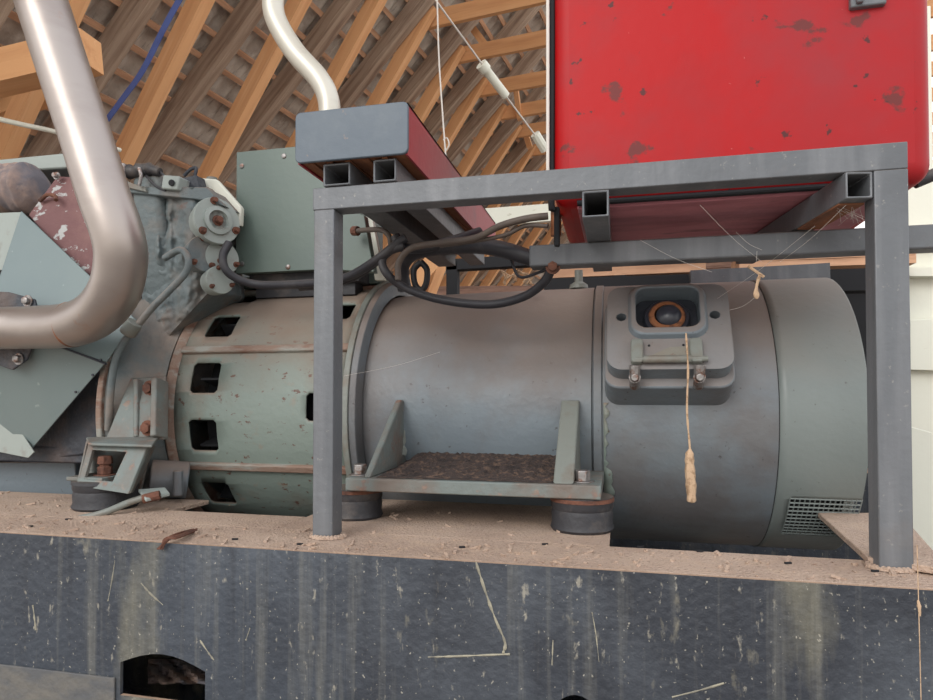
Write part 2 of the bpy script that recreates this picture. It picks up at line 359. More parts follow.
mb=MB(); mb.tube([bb(483,66,4.0),bb(506,96,4.2)],.03,14); mb.tube([bb(481,64,3.98),bb(486,70,4.02)],.04,14); mb.build('turnbuckle_tube',M_wp,tr)  # white turnbuckle tube on the cable, gives no light
mb=MB(); mb.tube([bb(535,134,4.55),bb(545,150,4.65)],.035,10); mb.build('connector',M_wp,tr)
_p=bb(437,-5,3.5); _q=Vector((_p.x,_p.y,zroof(_p.dot(PD))))
mb=MB(); mb.tube([_q,_p],.005,8); mb.tube(cr([bb(437,-5,3.5),bb(439,60,3.5),bb(443,120,3.5),bb(446,160,3.5)],4),.005,8)
mb.tube(cr([bb(443,140,3.5),bb(447,138,3.5),bb(449,145,3.5),bb(445,152,3.5)],4),.004,6)
tag(mb.build('white_string',M_thread),'thin white cord hanging straight down from the roof','cord')

# background low down behind the machine
a=at(400,287,Y=6.5); b=at(760,262,Y=7.2)
mb=MB(); d=(b-a); 
for k in range(9):
    mb.bar((a.x,a.y,a.z-.12-.25*k),(b.x,b.y,a.z-.12-.25*k),.05,.24)
tag(mb.build('plank_partition',M_wall),'low weathered plank partition far behind the generator, seen below the hose loop','partition')
q0=at(398,300,Y=5.5); q1=at(440,252,Y=5.7); qd=(q1-q0).normalized(); o=timber('leaning_timber', q0-qd*((q0.z+1.02)/qd.z), q1, .14,.14, M_wneww); tag(o,'orange leaning timber behind the black ring','timber')
q0=at(425,304,Y=5.9); q1=at(446,250,Y=6.1); qd=(q1-q0).normalized(); o=timber('leaning_timber', q0-qd*((q0.z+1.02)/qd.z), q1, .1,.1, M_wneww); tag(o,'orange leaning timber just left of the black square frame','timber')
o=timber('pale_rail', at(485,218,Y=5.0), at(640,206,Y=5.4), .05,.14, M_wp); tag(o,'pale grey rail showing under the frame top beside the tank','rail')
o=timber('wood_rail', at(548,275,Y=2.75), at(705,268,Y=2.75), .05,.035, M_batt); tag(o,'long light wooden rail lying behind the generator top','rail')
for i,(y0,y1,l) in enumerate(((263,256,'upper'),(270,264,'lower'))):
    o=timber('plank', at(735,y0,Y=2.9), at(905,y1,Y=2.9), .2,.03, M_batt); tag(o,l+' of two light planks stacked behind the rear steel beam','plank')
o=timber('dark_beam', at(545,290,Y=2.62), at(900,280,Y=2.62), .08,.08, M_black); tag(o,'black beam running behind the generator top','beam')
o=timber('steel_channel', at(690,281,Y=2.5), at(828,274,Y=2.5), .05,.07, M_frame); tag(o,'grey-blue steel beam end above the generator right side','beam')
# black square-tube stand beyond the generator
mb=MB(); a=at(548,287,Y=2.95); b=at(905,268,Y=2.95); mb.box(a.x,b.x,2.92,3.3,-1.05,.44); tag(mb.build('dark_backing',M_black,None,.004),'black cabinet added to darken the view behind the generator under the planks','backing')  # added black block, keeps the gap behind the generator dark
t=thing('square_tube_stand','black square tube stand behind the generator right of the ring','stand',at(455,292,Y=2.75))
mb=MB(); mb.bar(at(447,266,Y=2.75),at(560,259,Y=2.75),.05,.05); mb.build('rail',M_black,t,.003)
mb=MB(); mb.bar(at(453,262,Y=2.75),at(453,330,Y=2.75),.05,.05,Vector((0,1,0))); mb.build('leg',M_black,t,.003)
mb=MB(); mb.bar(at(620,262,Y=2.75),at(620,330,Y=2.75),.05,.05,Vector((0,1,0))); mb.build('leg',M_black,t,.003)
# white joinery on the right beyond the frame
t=thing('white_post','white painted upright post just right of the frame','post',at(924,600,Y=3.0))
mb=MB(); a=at(917,400,Y=3.0); b=at(937,400,Y=3.0); mb.box(a.x-.05,b.x,3.0,3.08,-1.05,1.6); mb.build('shaft',M_wp,t,.004)
for yy in (238,273):
    mb=MB(); mb.bar(at(905,yy,Y=2.97),at(945,yy,Y=2.97),.06,.035); mb.build('bracket',M_wp,t)
mb=MB(); mb.prism([at(910,320,Y=2.96),at(990,316,Y=2.96),at(990,372,Y=2.96),at(910,370,Y=2.96)],(0,.03,0)); tag(mb.build('white_board',M_wp,None,.003),'white painted board fixed across the white post at mid height','board')
mb=MB(); mb.prism([at(905,425,Y=2.5),at(995,450,Y=2.5),at(995,580,Y=2.5),at(905,548,Y=2.5)],(0,.03,0)); tag(mb.build('white_partition',M_wp,None,.003),'large white panel low behind the right frame post','panel')
for y,l in ((265,'top'),(280,'middle'),(296,'bottom')):
    o=timber('sawn_board', at(925,y,Y=4.5), at(1100,y-8,Y=5.0), .3,.06, M_batt); tag(o,'sawn board in the pile at the right edge, '+l+' board','board')
_r=at(985,300,Y=4.62); o=timber('rack_post',Vector((_r.x,_r.y+.1,-1.05)),Vector((_r.x,_r.y+.1,1.15)),.1,.1,M_wold,up=BD); tag(o,'upright timber carrying the sawn board pile at the right edge','post')
mb=MB(); mb.box(2.6,6.0,6.0,6.2,-1.05,-.1); tag(mb.build('timber_stack',M_wall),'low dark timber stack outside beyond the white panel','stack')

# ================================================================ SKID BASE
ZB=-.30; YB=1.125
t=thing('skid_base','long black steel skid base, dusty on top, under the generator set','base',(-.5,1.3,-1.05))
def arch(x0,x1,z0,z1):
    o=[(x0,z0),(x1,z0)]; zs=z1-.025
    for k in range(9):
        g=k/8; o.append((x1+(x0-x1)*g, zs+ (z1-zs)*math.sin(math.pi*g)))
    return o
M4=Matrix(((1,0,0,0),(0,0,1,YB+.004),(0,1,0,0),(0,0,0,1)))
_a=at(120,695,Y=YB); _b=at(205,697,Y=YB); _c=at(160,654,Y=YB); _d=at(551,700,Y=YB); _e=at(602,700,Y=YB); _f=at(577,695,Y=YB)
h1=arch(_a.x,_b.x,_a.z,_c.z); h2=arch(_d.x,_e.x,_f.z-.07,_f.z)
mb=plate2d([(-2.6,-.92),(1.6,-.92),(1.6,ZB-.0005),(-2.6,ZB-.0005)],[h1,h2],.008,M4); fp=mb.build('front_plate',M_base,t)
mb=MB(); mb.box(-2.6,1.6,YB+.0085,1.30,ZB-.012,ZB)
mb.box(-2.6,-1.12,1.30,1.60,ZB-.012,ZB); mb.box(-1.12,-.74,1.30,1.44,ZB-.012,ZB); mb.box(-.74,-.02,1.30,1.9,ZB-.012,ZB)
mb.build('top_flange',M_dust,t,.002)
mb=MB(); mb.box(-2.6,1.6,YB,1.5,-.92,-.908); mb.box(-2.6,1.6,1.42,1.432,-.9,-.62); mb.build('bottom_flange',M_base,t)
mb=MB(); mb.box(-2.6,_a.x-.01,YB-.006,YB,-.92,_a.z+.035); mb.build('lower_strip',mat('strip_grime',s(128,120,106),.8,0,[(s(84,86,90),(3,3,6),.42,.62,.9,10)],.4,60),t,.002)
mb=MB(); mb.box(-2.6,1.6,2.72,2.9,-.92,ZB); mb.build('rear_rail',M_base,t,.004)
mb=MB(); 
for x in (-2.3,-.4,1.3): mb.box(x-.06,x+.06,1.432,2.72,-.92,-.78)
mb.build('cross_member',M_base,t,.004)
mb=MB(); q=[at(818,519,Z=ZB),at(900,519,Z=ZB),Vector((.52,1.2,ZB)),at(868,566,Z=ZB)]
mb.prism([p+Vector((0,0,.003)) for p in q],(0,0,.012)); mb.build('corner_plate',M_dust,t,.002)
mb=MB()
for x in (-2.2,-.9,.4,1.4): mb.box(x-.1,x+.1,1.1,2.95,-1.05,-.92)
mb.build('foot_block',M_wold,t,.005)
mb=MB(); vs=[];fs=[]
for j_ in range(13):
    for i_ in range(19):
        vs.append(at(148+64*i_/18, 683-24*j_/12, Y=1.25+.14*j_/12+random.uniform(-.012,.012)+.02*math.sin(i_*1.1+j_*.7)))
for j_ in range(12):
    for i_ in range(18): a=j_*19+i_; fs.append((a,a+1,a+20,a+19))
o=mb.add(vs,fs).build('packing',M_wrap,sharp=15,solid=.003)
tag(o,'pale crumpled packing seen inside the arched hole in the base','packing')
# dried splashes and scrapes on the front plate
M_spl=mat('dried_splash',s(158,152,134),.9,0,[(s(120,116,106),(30,30,30),.45,.6,.7,6)],.3,80)
for pts,r in (([(141,583),(150,593),(163,605)],.0022),([(476,562),(485,590),(495,618),(505,642),(503,654)],.0028),([(428,657),(460,656),(510,654)],.002),([(115,560),(112,580),(108,601)],.0012),([(592,612),(596,635),(599,662)],.0012),([(250,628),(246,640)],.0018),([(672,697),(700,690),(724,683)],.0018),([(200,640),(208,652),(214,660)],.002),([(553,640),(552,665)],.0014),([(33,605),(36,630)],.002)):
    P=cr([at(x,y,Y=YB) for x,y in pts],6); mb=MB(); mb.tube(P,[r*random.uniform(.3,1.3) for _ in P],6); mb.build('dried_splash',M_spl,t)
# dust clods and straw: stuff
mb=MB()
for i in range(520):
    x=random.uniform(-2,1.0); y=random.choice([random.uniform(1.135,1.29),random.uniform(1.135,1.29),random.uniform(1.3,1.6)])
    if y>1.3 and not(-.7<x<-.06 or x<-1): continue
    r=random.choice([.0015,.002,.003,.0045]); a=random.uniform(0,3)
    d=Vector((math.cos(a),math.sin(a),.2))
    mb.obox(Vector((x,y,ZB+r*.5)),d.normalized(),Vector((-math.sin(a),math.cos(a),0)),Vector((0,0,1)),r*random.choice([1.5,2,5]),r*1.4,r)
tag(mb.build('dust_crumbs',M_dust),'loose dust crumbs and straw bits along the top of the base','debris',kind='stuff')
mb=MB()
for x,y in ((235,540),(300,545),(462,548),(545,545),(788,564),(875,572),(68,520),(30,527),(640,548),(700,552)):
    c=at(x,y,Z=ZB); mb.obox(c+Vector((0,0,.002)),Vector((.9,.3,0)).normalized(),Vector((-.3,.9,0)).normalized(),Vector((0,0,1)),.012,.004,.003)
tag(mb.build('dark_chips',M_black),'small dark chips scattered on the dusty base top','debris',kind='stuff')
# dried plant wisp on the edge
mb=MB(); 
for j in range(7):
    q=[at(195+random.uniform(-6,3),530+random.uniform(-1,2),Z=ZB+.004),at(178,536+random.uniform(-3,2),Z=ZB+.012),at(166+random.uniform(-2,4),540,Z=ZB+.008)+Vector((0,0,.002)),at(160+random.uniform(-3,4),549,Y=YB-.008)]
    mb.tube(cr(q,5),.0022,5)
tag(mb.build('dried_twig',M_rust),'tangled dried twig hanging over the base front edge on the left','twig')
mb=MB(); mb.tube(cr([at(917,545,Y=1.11),at(919,620,Y=1.10),at(921,700,Y=1.10)],5),.0007,5); mb.tube(cr([at(918,600,Y=1.10),at(919,606,Y=1.10),at(920,616,Y=1.10)],3),[.001,.002,.002,.003,.002,.002,.001],6)
tag(mb.build('cobweb_thread',M_web),'thin cobweb thread hanging down the base at the far right','cobweb')

# ================================================================ GREY TUBE FRAME
S=.05; XL,XR=-.608,.415
a=at(313,400,Y=1.225); XL=a.x; XR2=at(911,350,Y=1.225).x; ZT=.426
t=thing('tube_frame','grey square steel tube frame standing on the base in front of the generator','frame',(XL,1.25,ZB))
def post(x0):
    mb=MB(); mb.box(x0,x0+S,1.225,1.275,ZB,ZT-S*.0); return mb
a=MB(); a.box(XL,XL+.045,1.225,1.272,ZB+.001,ZT-.046); a.build('post',M_frame,t,.002)
a=MB(); a.box(XR2-.052,XR2,1.225,1.272,ZB+.001,ZT-.046); a.build('post',M_frame,t,.002)
a=MB(); a.box(XL-.003,XR2,1.225,1.272,ZT-.046,ZT); a.build('top_beam',M_frame,t,.002)
zt=ZT-.046
m1=at(582,210,Y=1.222).x; m2=at(609,210,Y=1.222).x; mc=(m1+m2)/2
a=MB(); a.hollow((mc,1.222,zt-.026),(mc,1.78,zt-.026),m2-m1,.05,.004); a.build('support_tube',M_frame,t,.002)
r0=at(845,190,Y=1.222).x; r1=at(874,190,Y=1.222).x; rc=(r0+r1)/2
a=MB(); a.hollow((rc,1.222,zt-.024),(rc-.085,1.78,zt-.024),r1-r0,.046,.004); a.build('support_tube',M_frame,t,.002)
a=MB(); a.bar((rc-.004,1.25,zt-.0485),(rc-.028,1.42,zt-.0485),r1-r0-.002,.003); a.build('rust_strip',M_frust,t)
zr0=zt-.0515
xe=at(529,245,Y=1.42).x
a=MB(); a.box(xe,1.6,1.42,1.47,zr0-.048,zr0); a.build('rear_beam',M_frame,t,.004)
for x in (xe+.4,1.2): 
    pass
a=MB(); a.box(1.5,1.55,1.42,1.47,ZB,zr0-.048); a.build('post',M_frame,t,.002)
for (p0,p1) in ((323,350),(373,396)):
    x0=at(p0,175,Y=1.222).x; x1=at(p1,175,Y=1.222).x
    a=MB(); a.hollow(((x0+x1)/2,1.222,ZT+.0245),((x0+x1)/2,2.1,ZT+.0245),x1-x0,.046,.004); a.build('spacer_tube',M_frame,t,.002)
for x in (XL,XR2-.052):
    mb=MB()
    for i in range(26):
        g=i/26*6.28; c=Vector((x+.025+math.cos(g)*.032,1.249+math.sin(g)*.028,ZB+.001)); mb.lathe(c,(0,0,1),[(0,.008),(.005,.006),(.008,.001)],7)
    mb.build('weld_bead',M_dust,t)
# bracing hidden legs behind
a=MB(); 
# ================================================================ RED GIRDER
x0=at(295,135,Y=1.205).x; x1=at(408,130,Y=1.205).x; z0=ZT+.048; z1=z0+.105
t=thing('red_girder','long red box girder with a grey end plate lying on the frame','girder',(x0,1.21,z0))
pl=[( (x0+x1)/2+u,(z0+z1)/2+v) for u,v in rrect(0,0,x1-x0,z1-z0,.012)]
a=MB(); a.prism([(u,1.205,v) for u,v in pl],(0,.008,0)); a.build('end_plate',M_endcap,t,.002)
a=MB(); a.box(x1-.008,x1-.003,1.213,2.15,z0,z1); a.box(x0+.003,x0+.008,1.213,2.15,z0,z1); a.box(x0+.003,x1-.003,1.213,2.15,z1-.005,z1); a.build('red_shell',M_redg,t)
a=MB(); a.box(x0+.009,x1-.009,1.216,2.15,z0+.004,z0+.012); 
for k in range(5): a.bar((x0+.03+k*.04,1.22,z0+.0015),(x0+.05+k*.045,2.1,z0+.0015),.012,.003)
a.build('underside',M_frust,t)
# ================================================================ RED TANK
tx0=at(552,100,Y=1.33).x; tx1=at(936,100,Y=1.33).x; tz0=zt+.004; tz1=1.2
t=thing('red_tank','big red painted sheet metal tank resting above the frame','tank',((tx0+tx1)/2,1.7,tz0))
a=MB(); a.box(tx0,tx1,1.33,1.78,tz0+.004,tz1); a.build('shell',M_red,t,.035,seg=5)
a=MB(); a.box(tx0+.05,tx1-.04,1.352,1.76,tz0-.002,tz0+.006); a.build('bottom_panel',M_redbot,t,.002)
a=MB(); a.tube(cr([(tx0+.05,1.343,tz0+.008),(0.2,1.343,tz0+.008),(tx1-.05,1.343,tz0+.008)],6),.006,10); a.build('bottom_seam',M_black,t)
a=MB(); a.tube(cr([(tx0-.004,1.35,tz1-.02),(tx0-.002,1.348,.8),(tx0-.004,1.35,.42),(tx0+.0,1.352,.39)],6),.007,8); a.build('edge_seal',M_black,t)
a=MB(); a.tube(cr([(tx0-.010,1.338,tz1-.02),(tx0-.009,1.337,.8),(tx0-.010,1.337,.46)],6),.0035,8); a.build('edge_wire',M_thread,t)
c=at(868,0,Y=1.322); a=MB(); a.box(c.x-.03,c.x+.03,1.318,1.333,c.z-.012,c.z+.03); a.box(c.x-.022,c.x-.01,1.31,1.32,c.z-.008,c.z+.02); a.build('latch',M_frame,t,.003)
a=MB(); a.box(tx0+.0,tx0+.012,1.36,1.375,.02+.29,tz0+.01); a.build('drain_pipe',M_black,t,.003)
c=at(935,172,Y=1.40); a=MB(); a.tube([c+Vector((-.035,0,-.018)),c+Vector((.06,.0,.02))],.012,12); tag(a.build('rubber_hose_end',M_rub),'black rubber hose end under the tank right corner','hose')
# ================================================================ GENERATOR
YC, ZCN = 2.0, -.055
AX=Vector((1,0,0))
def cyl(x,phi,r): return Vector((x, YC-r*math.cos(R(phi)), ZCN+r*math.sin(R(phi))))
def fx(pxx, y, r=.375): return at(pxx, y, Y=YC-r).x
g=thing('generator','large grey round-bodied generator lying behind the tube frame','generator',(0,2.0,-.45))
XF=-.715; XJ=fx(596,400); XS=fx(780,400); XE=fx(868,330)
C0=Vector((0,YC,ZCN))
mb=MB(); mb.lathe(C0,AX,[(XF+.02,.362),(XF+.06,.366),(XJ-.012,.372)],96); mb.build('main_shell',M_gen,g)
mb=MB(); mb.lathe(C0,AX,[(XJ-.012,.366),(XJ-.006,.377),(XJ+.012,.377),(XJ+.016,.372)],96); mb.build('seam_band',M_gen,g)
mb=MB(); mb.lathe(C0,AX,[(XJ+.016,.374),(XS-.002,.374),(XS-.002,.369),(XS,.369)],96); mb.build('stator_shell',M_gen,g)
# end cover with a vent opening low on the front
def cylgrid(xs, ph, r, skip, corner=None, n=None):
    mb=MB(); nx=len(xs); vs=[cyl(x,p,r) for p in ph for x in xs]; fs=[]
    for j in range(len(ph)-1):
        for i in range(nx-1):
            k=skip(i,j)
            q=[j*nx+i,j*nx+i+1,(j+1)*nx+i+1,(j+1)*nx+i]
            if k is None: fs.append(q)
            elif k=='hole': pass
            else: fs.append([q[m] for m in range(4) if m!=k])    # corner cell: triangle left of the sheet
    return mb.add(vs,fs)
def sheet(xlo,xhi,plo,phi_,r,holes,th,name,m,parent,cx=.008,cp=1.2,step=3):
    xs={xlo,xhi}; ps=set(); p=plo
    while p<phi_: ps.add(round(p,3)); p+=step
    ps={q for q in ps if q==plo or not any(c-1.5<q<d+1.5 for (a,b,c,d) in holes)}
    ps.add(phi_)
    for (a,b,c,d) in holes:
        xs|={a,a+cx,b-cx,b}; ps|={c,round(c+cp,3),round((c+d)/2,3),round(d-cp,3),d}
    for k in range(1,8): xs.add(xlo+(xhi-xlo)*k/8)
    xs=sorted(xs); ps=sorted(ps)
    def skip(i,j):
        x=(xs[i]+xs[i+1])/2; p=(ps[j]+ps[j+1])/2
        for (a,b,c,d) in holes:
            if a<x<b and c<p<d:
                L_=x<a+cx; R_=x>b-cx; B_=p<c+cp; T_=p>d-cp
                if L_ and B_: return 2
                if R_ and B_: return 3
                if R_ and T_: return 0
                if L_ and T_: return 1
                return 'hole'
        return None
    return cylgrid(xs,ps,r,skip).build(name,m,parent,solid=th,sharp=50)
vx0=at(788,497,Y=1.70).x; vx1=at(862,497,Y=1.68).x
sheet(XS+.0,XE-.035,-150,210,.376,[(vx0,vx1,-52,-31.5)],.004,'end_cover',M_gend,g,.003,.4)
e=bpy.data.objects[-1] if False else None
mb=MB(); mb.lathe(C0,AX,[(XE-.036,.376),(XE-.02,.372),(XE-.008,.362),(XE,.34),(XE,.0)],96); mb.build('end_cap',M_gend,g)
mb=MB()
nxb=14
for k in range(nxb+1):
    x=vx0+(vx1-vx0)*k/nxb
    mb.tube([cyl(x,p,.3755) for p in range(-53,-30,2)],.0017,4)
for k in range(11):
    p=-52+20.5*k/10; mb.bar(cyl(vx0,p,.3755),cyl(vx1,p,.3755),.0028,.0034)
mb.build('vent_grille',M_gend,g)
mb=MB(); mb.lathe(C0,AX,[(XF+.2,.0),(XF+.2,.345),(XE-.04,.345),(XE-.04,0)],48); mb.build('winding_core',M_black,g)
# big flange ring
mb=MB(); mb.lathe(C0,AX,[(XF,.36),(XF,.417),(XF+.018,.419),(XF+.018,.36)],112); mb.build('flange_ring',M_genb,g,.002)
mb=MB(); mb.lathe(C0,AX,[(XF+.018,.36),(XF+.018,.413),(XF+.036,.409),(XF+.04,.37)],112); mb.build('inner_flange',M_gen,g,.002)
# windowed adapter drum
XD=at(170,400,Y=1.60).x
w1=(at(190,382,Y=1.61).x, at(218,382,Y=1.61).x); w2=(at(305,417,Y=1.6).x, XF-.03)
wx=[]
holes=[]
for c in (14.5,-9.5,40,64,-37.5,-59,88,-84): holes.append((w1[0],w1[1],c-6.5,c+6.5))
for c in (2.5,47.5,-49.5): holes.append((w2[0],w2[1],c-5.5,c+5.5))
# windows share one sheet: two hole sets need distinct phi rows, so the drum is cut in two lengths
xm=(w1[1]+w2[0])/2
sheet(XD,XF,-150,208,.398,holes,.008,'window_drum',M_drum,g,.009,1.2)
mb=MB()
for p in (26.5,-22.5,71,-69): 
    for dp in (-1.6,0,1.6):
        pass
    a=cyl(XD+.01,p,.402); b=cyl(XF,p,.402)
    d=Vector((0,-math.cos(R(p)),math.sin(R(p)))); tt=Vector((0,math.sin(R(p)),math.cos(R(p))))
    nm=MB(); nm.obox((a+b)/2,AX,tt,d,(b-a).length,.022,.016); nm.build('drum_rib',M_rustband,g,.004)
mb=MB(); mb.lathe(C0,AX,[(XD-.02,.30),(XD-.02,.402),(XD-.012,.41),(XD,.408),(XD+.012,.399)],112); mb.build('drum_rim',M_rustband,g,.002)
mb=MB(); mb.lathe(C0,AX,[(XD+.05,0),(XD+.05,.30),(XF-.05,.30),(XF-.05,0)],48); mb.build('fan_hub',M_black,g)
for k in range(24):
    a=R(k*15); mb=MB(); mb.obox(C0+Vector((XD+.12,-math.cos(a)*.335,math.sin(a)*.335)),AX,Vector((0,math.sin(a),math.cos(a))),Vector((0,-math.cos(a),math.sin(a))),.1,.006,.07); mb.build('fan_blade',M_black,g)
# mounting foot
fl=at(345,486,Y=1.385).x; fr=at(601,492,Y=1.385).x; ZF=-.195
mb=MB(); mb.box(fl,fr,1.385,1.68,ZF-.03,ZF); mb.build('foot_plate',M_brk,g,.003)
mb=MB(); vs=[];fs=[];NX,NY=60,22
for j in range(NY+1):
    for i in range(NX+1):
        x=fl+.07+(fr-fl-.16)*i/NX; v=j/NY; y=1.40+.26*v
        z=ZF+.001+ .042*max(0,v-.12)**1.1*min(1,i/6+.3)+random.uniform(0,.006)*min(1,v*5)
        vs.append((x,y,z))
for j in range(NY):
    for i in range(NX): a=j*(NX+1)+i; fs.append((a,a+1,a+NX+2,a+NX+1))
tag(mb.add(vs,fs).build('dirt_heap',M_dirt,None,sharp=20),'dark crumbly dirt heaped on the generator foot plate','dirt',kind='stuff')
for X0,wd,tp in ((at(364,478,Y=1.40).x,.016,.05),(at(553,478,Y=1.40).x,.044,.04)):
    mb=MB(); mb.prism([(X0,1.395,ZF),(X0,1.70,ZF),(X0,1.66,-.02),(X0,1.615,-.018),(X0,1.60,-.03)],(wd,0,0)); gs=mb.build('gusset',M_brk if wd<.02 else M_genb,g,.004)
    mb=MB(); mb.tube([Vector((X0+wd/2+random.uniform(-.003,.003)+ (wd/2 if wd<.02 else -wd/2),1.632+.002*k,ZF+.03+.0125*k)) for k in range(12)],[.004+random.random()*.005 for k in range(12)],7); mb.build('weld',M_genb,gs)
for xx in (357,582):
    c=at(xx,478 if xx<400 else 484,Z=ZF+.002); c.y=1.44; c.x=at(xx,480,Y=1.42).x
    mb=MB(); mb.hexbolt((c.x,c.y,ZF),(0,0,1),.017,.022); mb.build('foot_bolt',M_bolt,g,.001)
# lifting lug, flaking paint seam
mb=MB(); q=[]
for k in range(26):
    p=-34+1.55*k; w=.003+.012*random.random()+(.012 if k<9 else 0); q.append((p,w))
for s0 in (0,):
    vs=[];fs=[]
    for p,w in q: vs+= [cyl(XJ+.018,p,.3755),cyl(XJ+.018+w,p,.3758)]
    for i in range(len(q)-1): fs.append((2*i,2*i+1,2*i+3,2*i+2))
    mb.add(vs,fs)
mb.build('flaking_strip',M_drum,g,solid=.001)
# terminal box on the upper front
PH=28.0
n=Vector((0,-math.cos(R(PH)),math.sin(R(PH)))); tu=Vector((0,math.sin(R(PH)),math.cos(R(PH))))
bx=(at(668,330,Y=1.57).x); bc=C0*1.0; bc.x=bx
def bp(u,v,h):
    u*=1.15; v=v*1.08-.003
    return Vector((bx,YC,ZCN))+AX*u+tu*v+n*h
def bprism(mb,poly,h0,h1,shrink=1.0):
    a=[bp(u,v,h0) for u,v in poly]; b=[bp(u*shrink,v*shrink,h1) for u,v in poly]; k=len(poly)
    mb.add(a+b,[list(range(k))[::-1],list(range(k,2*k))]+[(i,(i+1)%k,(i+1)%k+k,i+k) for i in range(k)])
tb=MB(); W,Lh=.245,.225
bprism(tb,rrect(0,-.020,W+.008,Lh+.012,.03),.30,.43); tbo=tb.build('terminal_box',M_gen,g,.004)
# lid with a square raised mouth
M4=Matrix((( AX.x,tu.x,n.x,0),(AX.y,tu.y,n.y,0),(AX.z,tu.z,n.z,0),(0,0,0,1))); M4=Matrix.Translation(bp(0,0,.4525))@M4@Matrix.Diagonal((1.15,1.08,1,1))
mouth=rrect(0,.035,.125,.105,.022)
screws=[[(sx*.092+.011*math.cos(k*.785),.018+.011*math.sin(k*.785)) for k in range(8)] for sx in (-1,1)]
lid=plate2d(rrect(0,-.008,W-.004,Lh-.008,.03),[mouth]+screws,.043,M4); lido=lid.build('lid',M_gen,g,.003)
def ring2(outer,inner,h0,h1,mb,oshr=0):
    k=len(outer); o0=[bp(u,v,h0) for u,v in outer]; i0=[bp(u,v,h0) for u,v in inner]
    cx_=sum(u for u,v in outer)/k; cy_=sum(v for u,v in outer)/k
    o1=[bp(cx_+(u-cx_)*(1-oshr),cy_+(v-cy_)*(1-oshr),h1) for u,v in outer]; i1=[bp(u,v,h1) for u,v in inner]
    fs=[]
    for i in range(k):
        j=(i+1)%k; fs+=[(i,j,2*k+j,2*k+i),(k+i,3*k+i,3*k+j,k+j),(2*k+i,2*k+j,3*k+j,3*k+i),(i,k+i,k+j,j)]
    mb.add(o0+i0+o1+i1,fs)
mb=MB(); ring2(rrect(0,.030,.160,.145,.032),rrect(0,.035,.125,.105,.022),.47,.487,mb,.10); mb.build('mouth_rim',M_gen,lido,.003)
mb=MB(); bprism(mb,rrect(0,.035,.124,.104,.022),.425,.434); mb.build('recess_floor',M_engd,lido)
mb=MB(); c=bp(0,.025,.434)
mb.lathe(c,n,[(0,.054),(.018,.054),(.024,.05),(.024,.04),(.008,.04)],36); po=mb.build('socket_ring',M_plug,lido)
mb=MB(); mb.lathe(c,n,[(.008,.042),(.030,.042),(.034,.038),(.034,.029),(.012,.029)],36); mb.build('brown_ring',M_copper,lido)
mb=MB(); mb.lathe(c+Vector((.004,0,0)),n,[(.01,.030),(.034,.029),(.044,.021),(.049,.010),(.050,0)],28); mb.build('socket_plug',M_plug,lido)
for sx in (-1,1):
    mb=MB(); mb.hexbolt(bp(sx*.092,.018,.43),n,.008,.012); mb.build('lid_screw',M_bolt,lido)
# latch bar and lugs under the mouth
for u in (-.062,.05):
    mb=MB(); bprism(mb,rrect(u,-.078,.024,.058,.007),.47,.492); mb.build('hinge_lug',M_genb,lido,.003)
mb=MB(); mb.tube([bp(-.05,-.099,.487),bp(.04,-.099,.487)],.009,14); mb.tube([bp(-.068,-.099,.487),bp(.07,-.099,.487)],.0065,12); mb.build('latch_bar',M_genb,lido)
for u in (-.067,.054):
    mb=MB(); mb.tube([bp(u,-.113,.487),bp(u,-.135,.470),bp(u,-.14,.44)],[.013,.012,.012],10); mb.hexbolt(bp(u,-.135,.472),(n-tu*.6),.009,.01); mb.build('latch_foot',M_bolt,lido,.002)
mb=MB(); bprism(mb,[(-.045,-.09),(.0,-.065),(.04,-.062),(.04,-.09)],.474,.478); mb.build('green_paint_patch',M_drum,lido)
for u in (-.038,.028):
    mb=MB(); mb.lathe(bp(u,-.058,.4745),n,[(0,0),(0,.003),(.001,.003),(.001,0)],8); mb.build('lid_hole',M_black,lido)
# lifting eye near the joint
c=cyl(at(578,290,Y=1.9).x,80,.37)
mb=MB(); mb.tube([c,c+Vector((0,0,.055))],.012,12); mb.lathe(c,(0,0,1),[(0,.028),(.012,.026),(.02,.014)],16); mb.build('top_fitting',M_genb,g)
# hanging cocoon on a thread
mb=MB(); p=[at(686,333,Y=1.475),at(688,370,Y=1.47),at(687,410,Y=1.47),at(690,450,Y=1.47),at(691,470,Y=1.47)]
mb.tube(cr(p,6),[.0016+.0012*random.random() for _ in range(25)],6)
mb.tube(cr([at(690,449,Y=1.47),at(689.5,456,Y=1.47),at(690,470,Y=1.47),at(691,486,Y=1.47),at(691.5,500,Y=1.47),at(691.5,503,Y=1.47)],5),[.003,.004,.006,.008,.009,.0085,.0095,.010,.009,.010,.011,.0105,.011,.010,.011,.0115,.0105,.010,.009,.0095,.010,.009,.008,.006,.003,.002][:26],8)
tag(mb.build('hanging_cocoon',M_web),'brown bagworm-like cocoon hanging on a thread from the terminal box','cocoon')
